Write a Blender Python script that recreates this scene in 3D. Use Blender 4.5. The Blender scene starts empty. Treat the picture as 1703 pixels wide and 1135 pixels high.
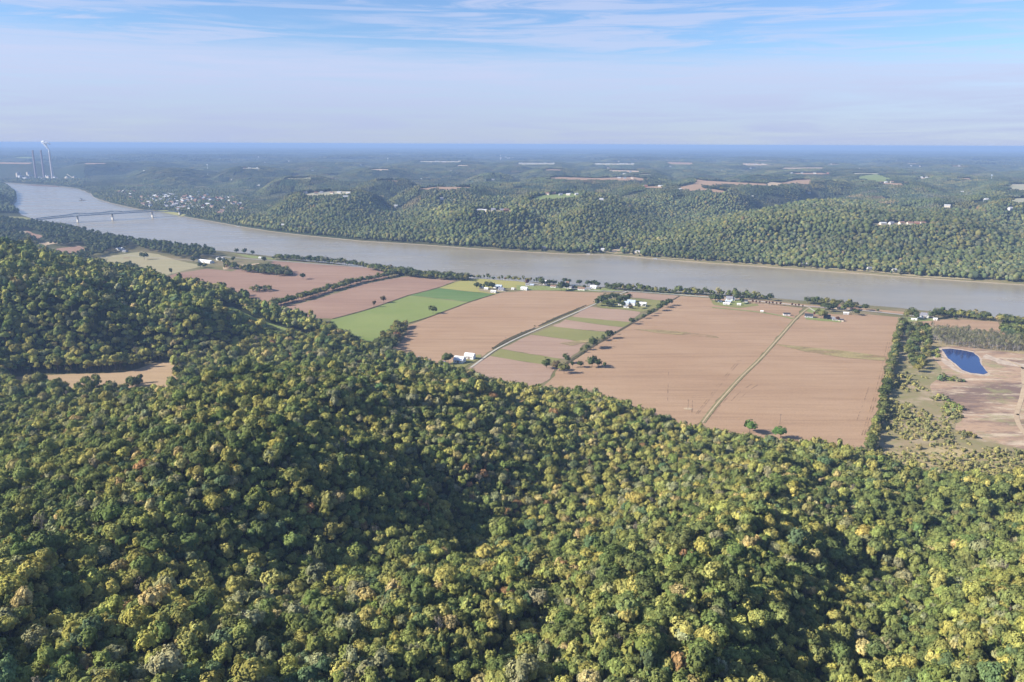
import bpy, bmesh, math, random
import numpy as np
from mathutils import Matrix, Vector
random.seed(7)
rng = np.random.default_rng(7)
R = math.radians
sc = bpy.context.scene
C = sc.collection

# ------------------------------------------------------------------ camera
CAM_Z = 300.0
F, CX, CY = 1325.0, 851.5, 567.5
PITCH, ROLL = 13.88, 0.235
MW = Matrix.Rotation(R(90 - PITCH), 3, 'X') @ Matrix.Rotation(R(ROLL), 3, 'Z')
MWn = np.array(MW)
cd = bpy.data.cameras.new('camera')
cam = bpy.data.objects.new('camera', cd)
C.objects.link(cam)
cam.matrix_world = Matrix.Translation((0, 0, CAM_Z)) @ MW.to_4x4()
cd.sensor_width = 36.0
cd.lens = F / 1703 * 36.0
cd.clip_start = 1.0
cd.clip_end = 200000.0
sc.camera = cam


def ray(px, py):
    v = MWn @ np.array([(px - CX) / F, -(py - CY) / F, -1.0])
    return v


def W(px, py, z=0.0):
    """ground point seen at a pixel of the photograph, on the level z"""
    v = ray(px, py)
    t = (z - CAM_Z) / v[2]
    return (v[0] * t, v[1] * t)


def WP(pts, z=0.0):
    return np.array([W(p[0], p[1], z) for p in pts])


def PX(x, y, z):
    """projection, vectorised: pixel x, y and depth"""
    d = np.stack([x, y, z - CAM_Z], -1) @ MWn      # = MWn^T applied
    return CX + F * d[..., 0] / -d[..., 2], CY - F * d[..., 1] / -d[..., 2], -d[..., 2]


# ------------------------------------------------------------------ numeric helpers
def sstep(a, b, x):
    t = np.clip((x - a) / (b - a), 0, 1)
    return t * t * (3 - 2 * t)


def hash2(ix, iy, seed):
    h = (ix.astype(np.int64) * 374761393 + iy.astype(np.int64) * 668265263 + seed * 982451653) & 0xFFFFFFFF
    h = ((h ^ (h >> 13)) * 1274126177) & 0xFFFFFFFF
    h = h ^ (h >> 16)
    return (h & 0xFFFFFF) / float(0xFFFFFF)


def vnoise(x, y, s, seed=0):
    x = np.asarray(x, float) / s; y = np.asarray(y, float) / s
    ix, iy = np.floor(x), np.floor(y)
    fx, fy = x - ix, y - iy
    fx = fx * fx * fx * (fx * (fx * 6 - 15) + 10); fy = fy * fy * fy * (fy * (fy * 6 - 15) + 10)
    a, b = hash2(ix, iy, seed), hash2(ix + 1, iy, seed)
    c, d = hash2(ix, iy + 1, seed), hash2(ix + 1, iy + 1, seed)
    return (a + (b - a) * fx) * (1 - fy) + (c + (d - c) * fx) * fy


def fbm(x, y, s, seed=0, o=4):
    t, a, n = 0, 0, 1.0
    for k in range(o):
        t = t + n * vnoise(x + 37.1 * k, y - 11.7 * k, s / 2 ** k, seed + k); a += n; n *= .5
    return t / a


def inside(x, y, poly):
    x = np.asarray(x, float); y = np.asarray(y, float)
    r = np.zeros(x.shape, bool)
    n = len(poly)
    bb = (x >= poly[:, 0].min()) & (x <= poly[:, 0].max()) & (y >= poly[:, 1].min()) & (y <= poly[:, 1].max())
    if not bb.any():
        return r
    xs, ys = x[bb], y[bb]
    q = np.zeros(xs.shape, bool)
    for i in range(n):
        x0, y0 = poly[i]; x1, y1 = poly[(i + 1) % n]
        if y0 == y1:
            continue
        q ^= ((y0 > ys) != (y1 > ys)) & (xs < (x1 - x0) * (ys - y0) / (y1 - y0) + x0)
    r[bb] = q
    return r


def dline(x, y, pl, closed=False):
    """distance to a polyline"""
    x = np.asarray(x, float); y = np.asarray(y, float)
    d = np.full(x.shape, 1e18)
    n = len(pl)
    for i in range(n if closed else n - 1):
        ax, ay = pl[i]; bx, by = pl[(i + 1) % n]
        vx, vy = bx - ax, by - ay
        L = vx * vx + vy * vy + 1e-9
        t = np.clip(((x - ax) * vx + (y - ay) * vy) / L, 0, 1)
        d = np.minimum(d, (x - ax - t * vx) ** 2 + (y - ay - t * vy) ** 2)
    return np.sqrt(d)


def sdist(x, y, poly, pad=1e9):
    """signed distance to a closed polygon, negative inside"""
    d = dline(x, y, poly, True)
    return np.where(inside(x, y, poly), -d, d)


# ------------------------------------------------------------------ the lie of the land
WATER = -5.0
near_px = [(-160, 297), (-60, 299), (2, 303), (16, 312), (27, 322), (27, 331), (18, 344), (38, 359), (62, 367), (95, 378), (140, 388), (210, 400),
           (300, 412), (380, 420), (430, 425), (500, 434), (560, 440), (640, 452), (720, 459), (800, 466), (900, 472),
           (975, 478), (1050, 482), (1130, 487), (1250, 495), (1340, 502), (1450, 510), (1530, 518), (1620, 527),
           (1703, 534), (1900, 552), (2400, 592)]
far_px = [(-160, 293), (-60, 295), (8, 304), (50, 307), (90, 309), (130, 314), (150, 322), (160, 330), (185, 338), (215, 345),
          (240, 350), (270, 352), (310, 361), (350, 368), (400, 377), (450, 385), (500, 391), (560, 397), (600, 401), (700, 407),
          (780, 413), (850, 418), (950, 423), (1020, 424), (1080, 430), (1180, 438), (1260, 443), (1350, 450), (1450, 457),
          (1550, 464), (1620, 469), (1703, 474), (1900, 490), (2400, 528)]
near_b, far_b = WP(near_px, WATER), WP(far_px, WATER)
river_poly = np.concatenate([near_b, far_b[::-1]])
far_region = np.concatenate([far_b, np.array([[120000, far_b[-1][1]], [120000, 120000], [-120000, 120000], [-120000, far_b[0][1]]])])

# near hills: heights at ground points (pixel, ground height)
ctrl = [
    # crest of the near ridge
    (-150, 810, 26), (0, 752, 36), (150, 708, 50), (300, 672, 66), (420, 648, 76), (520, 634, 76), (500, 690, 82), (450, 750, 86), (380, 800, 90), (280, 860, 92), (180, 920, 92), (300, 750, 78), (150, 800, 66), (0, 850, 58), (-150, 900, 56), (120, 880, 78), (620, 636, 58), (720, 644, 32), (800, 655, 8),
    # its far foot
    (-150, 730, 10), (0, 690, 9), (130, 650, 7), (250, 640, 4), (330, 622, 3), (420, 604, 2), (520, 592, 1), (620, 594, 0), (700, 596, 0), (800, 612, 0),
    (-100, 760, 14), (0, 725, 12), (60, 705, 12), (130, 686, 11), (200, 672, 9), (270, 668, 8), (310, 652, 8), (400, 630, 8), (500, 614, 7), (600, 612, 5), (700, 615, 4),
    # valley running down to the plain
    (1230, 748, 1), (1100, 805, 3), (1000, 850, 7), (900, 900, 14), (760, 935, 28), (620, 945, 44), (480, 965, 60), (340, 985, 74),
    (560, 780, 74), (760, 780, 36), (900, 740, 13), (1050, 740, 4), (680, 720, 50), (600, 860, 62),
    # second ridge
    (1330, 792, 16), (1305, 835, 44), (1285, 885, 70), (1250, 950, 88), (1210, 1010, 96), (1090, 900, 32), (1000, 940, 36), (1120, 1000, 68), (850, 1010, 64),
    (950, 1080, 82), (600, 1030, 76), (400, 1050, 88), (150, 1050, 98), (-150, 980, 80),
    # gulch on the right
    (1540, 805, 2), (1545, 860, 10), (1510, 930, 24), (1460, 1010, 40), (1400, 1100, 54), (1350, 1250, 64), (1400, 960, 46),
    # third ridge
    (1640, 835, 22), (1720, 900, 54), (1760, 980, 80), (1720, 1080, 96), (1650, 1200, 104), (1950, 1050, 115), (1850, 885, 46),
    (1150, 1120, 100), (1000, 1200, 96), (700, 1200, 90), (400, 1200, 92), (100, 1200, 98), (-200, 1200, 106),
    # edge with the plain
    (900, 658, 0), (1000, 682, 0), (1100, 712, 0), (1200, 738, 0), (1300, 757, 0), (1450, 775, 0), (1600, 798, 0), (1703, 812, 1), (1900, 825, 3),
    # left hill: crest
    (-300, 430, 115), (-150, 430, 112), (0, 424, 100), (60, 437, 82), (120, 455, 73), (200, 478, 62), (270, 498, 51), (330, 512, 43), (400, 533, 32), (480, 556, 17), (560, 580, 8), (640, 590, 1),
    # its far foot
    (-300, 396, 4), (-150, 396, 2), (0, 399, 0), (60, 415, 0), (130, 437, 0), (200, 452, 0), (260, 468, 0), (340, 495, 0), (430, 512, 0), (520, 538, 0), (600, 565, 0),
    # spur and flank
    (90, 500, 84), (160, 520, 68), (250, 545, 42), (330, 560, 32), (0, 520, 74), (-150, 540, 78), (-50, 580, 36), (60, 590, 22), (180, 585, 17), (260, 585, 13), (350, 590, 8), (430, 585, 6), (520, 590, 4),
    (-200, 640, 14), (0, 630, 9), (100, 630, 6), (200, 612, 5), (280, 602, 4), (200, 540, 36), (290, 530, 58),
]
cw = np.array([list(W(a, b, h)) + [h] for a, b, h in ctrl])
extra = np.array([[-900, -300, 100], [0, -300, 100], [900, -300, 100], [-400, 100, 104], [0, 80, 98], [400, 100, 104], [-1200, 450, 60], [1300, 300, 60]], float)
cw = np.concatenate([cw, extra])
_s = 1000.0


def _k(r2):
    return np.sqrt(r2 + 0.03 ** 2)


_A = _k(((cw[:, None, :2] - cw[None, :, :2]) ** 2).sum(-1) / _s ** 2)
_A = _A + np.eye(len(cw)) * -0.004
_P = np.c_[np.ones(len(cw)), cw[:, :2] / _s]
_M = np.block([[_A, _P], [_P.T, np.zeros((3, 3))]])
_w = np.linalg.solve(_M, np.r_[cw[:, 2], 0, 0, 0])


def rbf(x, y):
    out = np.empty(x.shape)
    xf, yf, of = x.ravel(), y.ravel(), out.reshape(-1)
    for i in range(0, len(xf), 40000):
        a, b = xf[i:i + 40000], yf[i:i + 40000]
        k = _k(((a[:, None] - cw[None, :, 0]) ** 2 + (b[:, None] - cw[None, :, 1]) ** 2) / _s ** 2)
        of[i:i + 40000] = k @ _w[:-3] + _w[-3] + _w[-2] * a / _s + _w[-1] * b / _s
    return out


hill_px = [(-900, 398), (-300, 394), (0, 399), (60, 414), (130, 436), (200, 451), (260, 466), (340, 494), (430, 511), (520, 537), (570, 562), (600, 575),
           (652, 592), (700, 603), (760, 622), (800, 634), (850, 646), (900, 653), (960, 656), (1020, 672), (1060, 692), (1110, 708), (1180, 724), (1240, 738), (1310, 746), (1400, 752), (1448, 766), (1490, 784),
           (1600, 798), (1703, 812), (2400, 830)]
hill_poly = np.concatenate([WP(hill_px, 0), np.array([[3000, -900], [-4000, -900]])])

valleys = [WP([(1035, 424), (1060, 408), (1100, 384), (1140, 366), (1180, 352), (1160, 338)], 12),
           WP([(1140, 366), (1220, 360), (1290, 350), (1340, 340), (1400, 326)], 30),
           WP([(590, 402), (600, 392), (636, 374), (668, 355), (690, 340), (705, 326)], 15),
           WP([(380, 372), (400, 350), (420, 335), (440, 322), (470, 312)], 10),
           WP([(1703, 474), (1720, 440), (1760, 410), (1720, 380)], 15),
           WP([(330, 330), (340, 312), (390, 300), (430, 292)], 15),
           WP([(210, 340), (215, 320), (190, 300), (200, 290)], 10),
           WP([(820, 416), (840, 395), (850, 372), (870, 352)], 40)]
town_px = [(150, 320), (190, 312), (230, 315), (330, 314), (400, 322), (425, 340), (418, 366), (395, 374), (300, 358), (240, 350), (185, 338)]
town_poly = WP(town_px, 6)
plant_px = [(-120, 283), (0, 283), (60, 284), (140, 291), (150, 300), (133, 312), (90, 308), (50, 306), (-120, 296)]
plant_poly = WP(plant_px, 2)
flats = [town_poly, plant_poly]

# fields on the plateau beyond the river: pixel outline, level, colour key, label
far_fields = [
    ([(880, 332), (897, 326), (926, 324), (952, 322), (964, 326), (957, 331), (899, 335)], 95, 'green', 'small green pasture in a gap of the far woods, above the middle of the river'),
    ([(907, 297), (931, 295), (989, 297), (1021, 296), (1053, 295), (1087, 299), (1047, 302), (1026, 302), (1015, 299), (989, 300.5), (931, 299.5)], 106, 'tan', None),
    ([(1158, 299), (1171, 301), (1206, 303), (1270, 306), (1275, 311), (1216, 308), (1172, 310), (1172, 314), (1203, 318), (1200, 321), (1171, 320), (1148, 318), (1134, 318), (1128, 312), (1150, 308)], 104, 'tan', None),
    ([(1063, 311), (1105, 310), (1110, 313), (1068, 314.5)], 104, 'tan', None),
    ([(1018, 263.5), (1134, 265), (1134, 267), (1030, 266.6)], 108, 'tan', None),
    ([(1105, 270), (1155, 271), (1153, 275), (1113, 274)], 108, 'tan', None),
    ([(1008, 283), (1066, 284.5), (1063, 287), (1012, 286)], 107, 'straw', None),
    ([(1250, 264), (1297, 264.5), (1295, 269), (1250, 268)], 108, 'tan', None),
    ([(1298, 305), (1327, 300), (1348, 299), (1356, 304), (1348, 307), (1308, 307.5)], 105, 'tan', None),
    ([(1367, 304), (1388, 302), (1388, 306.5), (1370, 307)], 105, 'straw', None),
    ([(1417, 296), (1457, 290), (1484, 298), (1476, 304), (1452, 302.5)], 105, 'green', 'green field among woods on the far plateau, right of the middle'),
    ([(1276, 303), (1300, 305), (1298, 310), (1276, 311)], 105, 'straw', None),
    ([(1298, 279.5), (1372, 279), (1372, 281.6), (1300, 282)], 107, 'straw', None),
    ([(1668, 313), (1681, 307), (1740, 306), (1740, 317.5), (1681, 316.5)], 104, 'pale', None),
    ([(1665, 333), (1720, 329), (1760, 338), (1690, 339)], 100, 'pale', None),
    ([(1468, 304.5), (1508, 306), (1505, 309), (1470, 308)], 105, 'tan', None),
    ([(1500, 264.5), (1545, 265.5), (1545, 267.5), (1502, 267)], 109, 'tan', None),
    ([(1583, 276), (1604, 276.5), (1604, 278.5), (1583, 278)], 108, 'tan', None),
    ([(1447, 373), (1500, 371), (1548, 372), (1548, 376.5), (1500, 378), (1450, 378)], 72, 'dry', None),
    ([(696, 315), (730, 311.5), (783, 312), (770, 315), (738, 318)], 100, 'tan', None),
    ([(572, 259.4), (625, 259.8), (625, 262), (572, 262)], 108, 'tan', None),
    ([(506, 323), (545, 319), (585, 319), (582, 325), (511, 327.5)], 88, 'pale', None),
    ([(790, 350), (850, 350), (852, 354.5), (788, 353.5)], 82, 'dry', None),
    ([(222, 258), (280, 259), (280, 261), (225, 260.4)], 108, 'tan', None),
    ([(141, 271.5), (182, 272), (182, 274), (143, 273.8)], 106, 'tan', None),
    ([(-30, 270), (53, 271), (53, 273.6), (-30, 272.8)], 106, 'tan', None),
    ([(860, 271), (925, 271.5), (925, 275), (862, 274.6)], 108, 'pale', None),
    ([(986, 271.6), (1057, 272.4), (1057, 275.6), (988, 275)], 108, 'pale', None),
    ([(696, 268.2), (768, 268.6), (768, 271), (698, 270.6)], 108, 'pale', None),
    ([(1380, 257.6), (1480, 259), (1480, 261), (1382, 260)], 110, 'tan', None),
    ([(1620, 262), (1703, 263), (1703, 266), (1622, 265)], 108, 'straw', None),
    ([(1310, 288.5), (1366, 288), (1390, 291), (1340, 292)], 106, 'tan', None),
    ([(480, 297), (520, 296), (518, 299), (482, 299)], 100, 'pale', None),
    ([(1520, 296), (1548, 296), (1548, 299), (1522, 299)], 105, 'straw', None),
    ([(1595, 297), (1614, 297), (1614, 300), (1596, 300)], 105, 'tan', None),
    ([(400, 280), (430, 279.6), (432, 282), (402, 282.4)], 105, 'pale', None),
    ([(1230, 272), (1258, 272.4), (1290, 275.4), (1236, 276.6)], 108, 'straw', None),
]
_r = random.Random(21)
for _ in range(38):
    cx_, cy_ = _r.uniform(-20, 1720), 256 + 46 * _r.random() ** 1.4
    if cx_ < 480 and cy_ > 280: continue
    hw, hh = _r.uniform(6, 26), _r.uniform(.5, 1.5)
    if any(abs(cx_ - sum(q[0] for q in p) / len(p)) < 45 + hw and abs(cy_ - sum(q[1] for q in p) / len(p)) < 5 for p, *_ in far_fields): continue
    far_fields.append(([(cx_ - hw, cy_ - hh * .4), (cx_ - hw * .2, cy_ - hh), (cx_ + hw, cy_ - hh * .5), (cx_ + hw * .8, cy_ + hh), (cx_ - hw * .7, cy_ + hh * .9)], 106, _r.choice(['tan', 'straw', 'pale', 'pale', 'dry', 'green']), None))
FF = [(WP(p, z), z, k, l) for p, z, k, l in far_fields]
FFbb = [(p.mean(0), np.sqrt(((p - p.mean(0)) ** 2).sum(1)).max()) for p, z, k, l in FF]
valley_field_px = [(10, 631), (24, 627), (82, 624), (206, 620), (230, 614), (254, 605), (280, 602), (309, 605), (290, 613), (288, 624), (309, 627),
                   (292, 650), (264, 668), (222, 660), (212, 652), (195, 656), (164, 660), (132, 660), (106, 656), (74, 652), (24, 652)]
VF = WP(valley_field_px, 5)
NEARPAD = [(VF, 5.0)]


def H(x, y):
    x = np.asarray(x, float); y = np.asarray(y, float)
    sh = x.shape
    x = x.ravel(); y = y.ravel()
    z = np.zeros(x.shape)
    r = np.hypot(x, y)
    # near hills
    m = inside(x, y, hill_poly)
    if m.any():
        xs, ys = x[m], y[m]
        e = sstep(0, 70, dline(xs, ys, hill_poly[:-2]))
        h = np.maximum(rbf(xs, ys), 0)
        far = sstep(900, 1200, np.hypot(xs, ys))
        n = (fbm(xs, ys, 135, 3, 3) - .5) * (30 + 2 * far) + (1 - np.abs(2 * vnoise(xs, ys, 105, 9) - 1)) * 8 - 5
        gul = np.abs(2 * fbm(xs + .35 * ys, ys, 230, 17, 2) - 1)
        n = n * .75 - (1 - sstep(0, .17, gul)) * 11 + 2
        lift = sstep(2, 25, h)
        z[m] = (h + n * lift) * e
        z[m] = np.maximum(z[m], 0)
        for pp, pz in NEARPAD:
            d = sdist(xs, ys, pp)
            w = 1 - sstep(0, 40, d)
            z[m] = z[m] * (1 - w) + pz * w
    # headland on the left bank far away
    hx, hy = W(-40, 333, 20)
    z = z + 62 * np.exp(-((x - hx) / 300) ** 2 - ((y - hy) / 420) ** 2) * sstep(5, 120, sdist_river(x, y)) * (r > 3000)
    # far side
    f = inside(x, y, far_region)
    if f.any():
        xs, ys = x[f], y[f]
        dd = dline(xs, ys, far_b)
        dv = np.full(xs.shape, 1e9)
        for v in valleys:
            dv = np.minimum(dv, dline(xs, ys, v))
        wob = (fbm(xs, ys, 400, 21, 3) - .5) * 200
        fl = np.full(xs.shape, 1e9)
        for q in flats:
            fl = np.minimum(fl, np.maximum(sdist(xs, ys, q), 0))
        e1 = sstep(45, 400, dd + wob * sstep(60, 300, dd))
        e2 = sstep(0, 330, dv + wob * .4)
        e3 = sstep(0, 450, fl)
        rid = 1 - np.abs(2 * fbm(xs, ys, 900, 31, 3) - 1) * 2.2
        rid2 = 1 - np.abs(2 * vnoise(xs, ys, 330, 41) - 1)
        P = 100 + (fbm(xs, ys, 2600, 51, 2) - .5) * 30 - np.clip(rid, 0, 1) * 42 * (1 - sstep(9000, 20000, np.hypot(xs, ys))) - rid2 * 24
        h = 3 + P * e1 * e3 * (.12 + .88 * e2)
        rr = np.hypot(xs, ys)
        h = h * (1 - sstep(15000, 30000, rr)) + 100 * sstep(15000, 30000, rr)
        for (pp, pz, k_, l_), (c, rad) in zip(FF, FFbb):
            near = np.hypot(xs - c[0], ys - c[1]) < rad + 400
            if near.any():
                d = sdist(xs[near], ys[near], pp)
                fw = 60 + .035 * math.hypot(*c)
                w = 1 - sstep(10, fw, d)
                h[near] = h[near] * (1 - w) + pz * w
        z[f] = h
    # river bed and banks
    d = sdist_river(x, y)
    z = np.where(d < 0, WATER - np.minimum(8, -d * .25), WATER + (z - WATER) * sstep(-6, 16, d))
    z = np.where((d >= 0) & (d < 16), np.maximum(z, WATER + .02 * d), z)
    return z.reshape(sh)


def sdist_river(x, y):
    return sdist(x, y, river_poly)


def on_ground(px, py, z0=0.0):
    """first ground point along a pixel's ray"""
    v = ray(px, py)
    t = np.geomspace(200, 60000, 900)
    L = np.hypot(v[0], v[1])
    xs, ys, zs = v[0] * t / L, v[1] * t / L, CAM_Z + v[2] * t / L
    hz = H(xs, ys)
    i = np.argmax(zs < hz)
    a, b = t[max(i - 1, 0)], t[i]
    tt = np.linspace(a, b, 30)
    xs, ys, zs = v[0] * tt / L, v[1] * tt / L, CAM_Z + v[2] * tt / L
    hz = H(xs, ys)
    j = np.argmax(zs <= hz)
    return float(xs[j]), float(ys[j]), float(hz[j])


# ------------------------------------------------------------------ scene helpers
def tag(o, label=None, cat=None, group=None, kind=None):
    if label: o['label'] = label
    if cat: o['category'] = cat
    if group: o['group'] = group
    if kind: o['kind'] = kind
    return o


def link(name, me, parent=None, loc=None, rz=None):
    o = bpy.data.objects.new(name, me)
    C.objects.link(o)
    if parent is not None: o.parent = parent
    if loc is not None: o.location = loc
    if rz is not None: o.rotation_euler = (0, 0, rz)
    return o


def empty(name, loc, rz=0.0):
    o = bpy.data.objects.new(name, None)
    C.objects.link(o)
    o.empty_display_size = 2
    o.location = loc
    o.rotation_euler = (0, 0, rz)
    return o


def mesh_np(name, v, f, mats, midx=None, attrs=None, smooth=False):
    """v (n,3); f (m,k) all the same size or a list of lists"""
    me = bpy.data.meshes.new(name)
    if isinstance(f, np.ndarray):
        k = f.shape[1]
        me.vertices.add(len(v)); me.vertices.foreach_set('co', np.ascontiguousarray(v, np.float32).ravel())
        me.loops.add(f.size); me.loops.foreach_set('vertex_index', np.ascontiguousarray(f, np.int32).ravel())
        me.polygons.add(len(f))
        me.polygons.foreach_set('loop_start', np.arange(0, f.size, k, dtype=np.int32))
        me.polygons.foreach_set('loop_total', np.full(len(f), k, np.int32))
        me.update(calc_edges=True)
        me.validate()
    else:
        me.from_pydata([tuple(p) for p in v], [], f)
        me.update()
    for m in mats: me.materials.append(m)
    if midx is not None: me.polygons.foreach_set('material_index', np.ascontiguousarray(midx, np.int32))
    if attrs:
        for n_, (typ, dom, data) in attrs.items():
            a = me.attributes.new(n_, typ, dom)
            key = 'color' if typ == 'FLOAT_COLOR' else ('vector' if typ == 'FLOAT_VECTOR' else 'value')
            a.data.foreach_set(key, np.ascontiguousarray(data).ravel())
    if smooth: me.polygons.foreach_set('use_smooth', np.ones(len(me.polygons), bool))
    return me


# ------------------------------------------------------------------ materials
class NT:
    def __init__(s, name):
        s.m = bpy.data.materials.new(name); s.m.use_nodes = True
        s.t = s.m.node_tree; s.t.nodes.clear()
        s.out = s.n('ShaderNodeOutputMaterial')

    def n(s, typ, **kw):
        nd = s.t.nodes.new(typ)
        for k, v in kw.items():
            if k == 'ins':
                for a, b in v.items():
                    if isinstance(b, bpy.types.NodeSocket): s.t.links.new(b, nd.inputs[a])
                    else: nd.inputs[a].default_value = b
            else: setattr(nd, k, v)
        return nd

    def l(s, a, b): s.t.links.new(a, b)

    def pos(s):
        return s.n('ShaderNodeNewGeometry').outputs['Position']

    def noise(s, scale, vec=None, detail=4, rough=.55, stretch=None, rot=0):
        vec = vec or s.pos()
        if stretch or rot:
            mp = s.n('ShaderNodeMapping', ins={'Vector': vec})
            mp.inputs['Rotation'].default_value = (0, 0, rot)
            mp.inputs['Scale'].default_value = stretch or (1, 1, 1)
            vec = mp.outputs[0]
        return s.n('ShaderNodeTexNoise', ins={'Vector': vec, 'Scale': scale, 'Detail': detail, 'Roughness': rough}).outputs['Fac']

    def mix(s, fac, a, b, blend='MIX'):
        nd = s.n('ShaderNodeMix', data_type='RGBA', blend_type=blend)
        for i, v in ((0, fac), (6, a), (7, b)):
            if isinstance(v, bpy.types.NodeSocket): s.l(v, nd.inputs[i])
            else: nd.inputs[i].default_value = v if i == 0 else (*v, 1) if len(v) == 3 else v
        return nd.outputs[2]

    def rng(s, v, a, b, c=0., d=1.):
        return s.n('ShaderNodeMapRange', ins={0: v, 1: a, 2: b, 3: c, 4: d}).outputs[0]

    def math(s, op, a, b=0.):
        return s.n('ShaderNodeMath', operation=op, ins={0: a, 1: b}).outputs[0]

    def bsdf(s, col, rough=.9, spec=.2, **kw):
        b = s.n('ShaderNodeBsdfPrincipled')
        if isinstance(col, bpy.types.NodeSocket): s.l(col, b.inputs['Base Color'])
        else: b.inputs['Base Color'].default_value = (*col, 1)
        b.inputs['Roughness'].default_value = rough
        b.inputs['Specular IOR Level'].default_value = spec
        for k, v in kw.items():
            b.inputs[k].default_value = v
        return b

    def done(s, sh):
        s.l(sh.outputs[0] if hasattr(sh, 'outputs') else sh, s.out.inputs[0])
        return s.m


def flat_mat(name, col, rough=.8, spec=.2, var=.12, scale=.5, metal=0.):
    t = NT(name)
    n = t.noise(scale, t.n('ShaderNodeTexCoord').outputs['Object'], 5)
    c = t.mix(t.rng(n, .3, .7), tuple(x * (1 - var) for x in col), tuple(min(1, x * (1 + var)) for x in col))
    b = t.bsdf(c, rough, spec); b.inputs['Metallic'].default_value = metal
    return t.done(b)


def foliage_mat(name, far=False):
    t = NT(name)
    tint = t.n('ShaderNodeAttribute', attribute_type='INSTANCER', attribute_name='tint').outputs['Color']
    var = t.n('ShaderNodeAttribute', attribute_type='GEOMETRY', attribute_name='shade').outputs['Fac']
    hue = t.n('ShaderNodeAttribute', attribute_type='GEOMETRY', attribute_name='hue').outputs['Fac']
    c = t.mix(hue, tint, (1.3, 1.08, .8, 1), 'MULTIPLY')
    v = t.n('ShaderNodeVectorMath', operation='SCALE')
    t.l(c, v.inputs[0]); t.l(var, v.inputs['Scale'])
    d = t.n('ShaderNodeBsdfDiffuse'); t.l(v.outputs[0], d.inputs[0])
    if far: return t.done(d)
    tr = t.n('ShaderNodeBsdfTranslucent'); t.l(v.outputs[0], tr.inputs[0])
    mx = t.n('ShaderNodeMixShader'); mx.inputs[0].default_value = .05
    t.l(d.outputs[0], mx.inputs[1]); t.l(tr.outputs[0], mx.inputs[2])
    return t.done(mx)


MF = foliage_mat('foliage')
MFf = foliage_mat('far_foliage', True)
MBARK = flat_mat('bark', (.16, .13, .105), .95, .1, .3, 2)
MBARE = flat_mat('bare_twigs', (.27, .25, .23), .95, .1, .25, 2)


# ------------------------------------------------------------------ trees
def ico(sub):
    bm = bmesh.new(); bmesh.ops.create_icosphere(bm, subdivisions=sub, radius=1)
    v = np.array([p.co[:] for p in bm.verts]); f = np.array([[q.index for q in g.verts] for g in bm.faces])
    bm.free(); return v, f


ICO = {k: ico(k) for k in (1, 2, 3)}


def unit(a):
    return a / (np.linalg.norm(a, axis=-1, keepdims=True) + 1e-9)


def crown_parts(rg, Rr, Hh, zc, ncl, per, qs, narrow=1.0, lobes=3, hull=.60):
    """crown: leaf clusters over an irregular dome; returns verts, quads, shade, hue and the dark inner hull"""
    # lobed body
    lb = [(np.zeros(3), np.array([Rr, Rr, Hh / 2]))]
    for k in range(lobes):
        a = rg.uniform(0, 2 * math.pi); q = rg.uniform(.35, .8) * Rr
        c = np.array([math.cos(a) * q, math.sin(a) * q, rg.uniform(-.15, .3) * Hh])
        s_ = rg.uniform(.32, .66)
        lb.append((c, np.array([Rr * s_, Rr * s_, Hh / 2 * s_])))
    cs = []
    for k in range(ncl):
        b = lb[rg.integers(0, len(lb))]
        d = unit(rg.normal(size=3)); d[2] = abs(d[2]) * 1.15 - .35; d = unit(d)
        cs.append(b[0] + d * b[1] * rg.uniform(.78, 1.06))
    cs = np.array(cs)
    V, S, U = [], [], []
    for c in cs:
        rc = rg.uniform(.12, .34) * Rr
        out = unit(c / np.array([Rr, Rr, Hh / 2]) + np.array([0, 0, .35]))
        d = unit(rg.normal(size=(per, 3)) + out * .9)
        p = c + d * rc * rg.uniform(.7, 1.1, (per, 1))
        nrm = unit(d * .55 + out * .75 + rg.normal(size=(per, 3)) * .22)
        t1 = unit(np.cross(nrm, rg.normal(size=(per, 3)))); t2 = np.cross(nrm, t1)
        s = qs * rg.uniform(.6, 1.25, (per, 1))
        quad = np.stack([p - t1 * s - t2 * s * .75, p + t1 * s - t2 * s * .6, p + t1 * s * .8 + t2 * s, p - t1 * s * .9 + t2 * s * .8], 1)
        V.append(quad.reshape(-1, 3))
        cl = rg.uniform(.72, 1.3)
        S.append(np.repeat(cl * rg.uniform(.75, 1.2, per), 4))
        U.append(np.full(per * 4, np.clip(rg.normal(.2, .25), 0, 1)))
    V = np.concatenate(V); V[:, 2] += zc
    n = len(V) // 4
    Q = np.arange(n * 4).reshape(-1, 4)
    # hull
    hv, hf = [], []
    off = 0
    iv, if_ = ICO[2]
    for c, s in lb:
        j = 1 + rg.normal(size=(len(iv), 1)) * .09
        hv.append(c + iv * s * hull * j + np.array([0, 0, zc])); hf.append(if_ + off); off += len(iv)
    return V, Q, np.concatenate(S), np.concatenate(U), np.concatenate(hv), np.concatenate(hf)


def tube(p0, p1, r0, r1, k=6):
    p0, p1 = np.array(p0, float), np.array(p1, float)
    d = unit(p1 - p0); a = unit(np.cross(d, [0.3, .9, .1])); b = np.cross(d, a)
    v = []
    for p, r in ((p0, r0), (p1, r1)):
        for i in range(k):
            t = 2 * math.pi * i / k
            v.append(p + (a * math.cos(t) + b * math.sin(t)) * r)
    f = [[i, (i + 1) % k, k + (i + 1) % k, k + i] for i in range(k)]
    return np.array(v), np.array(f)


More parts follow.
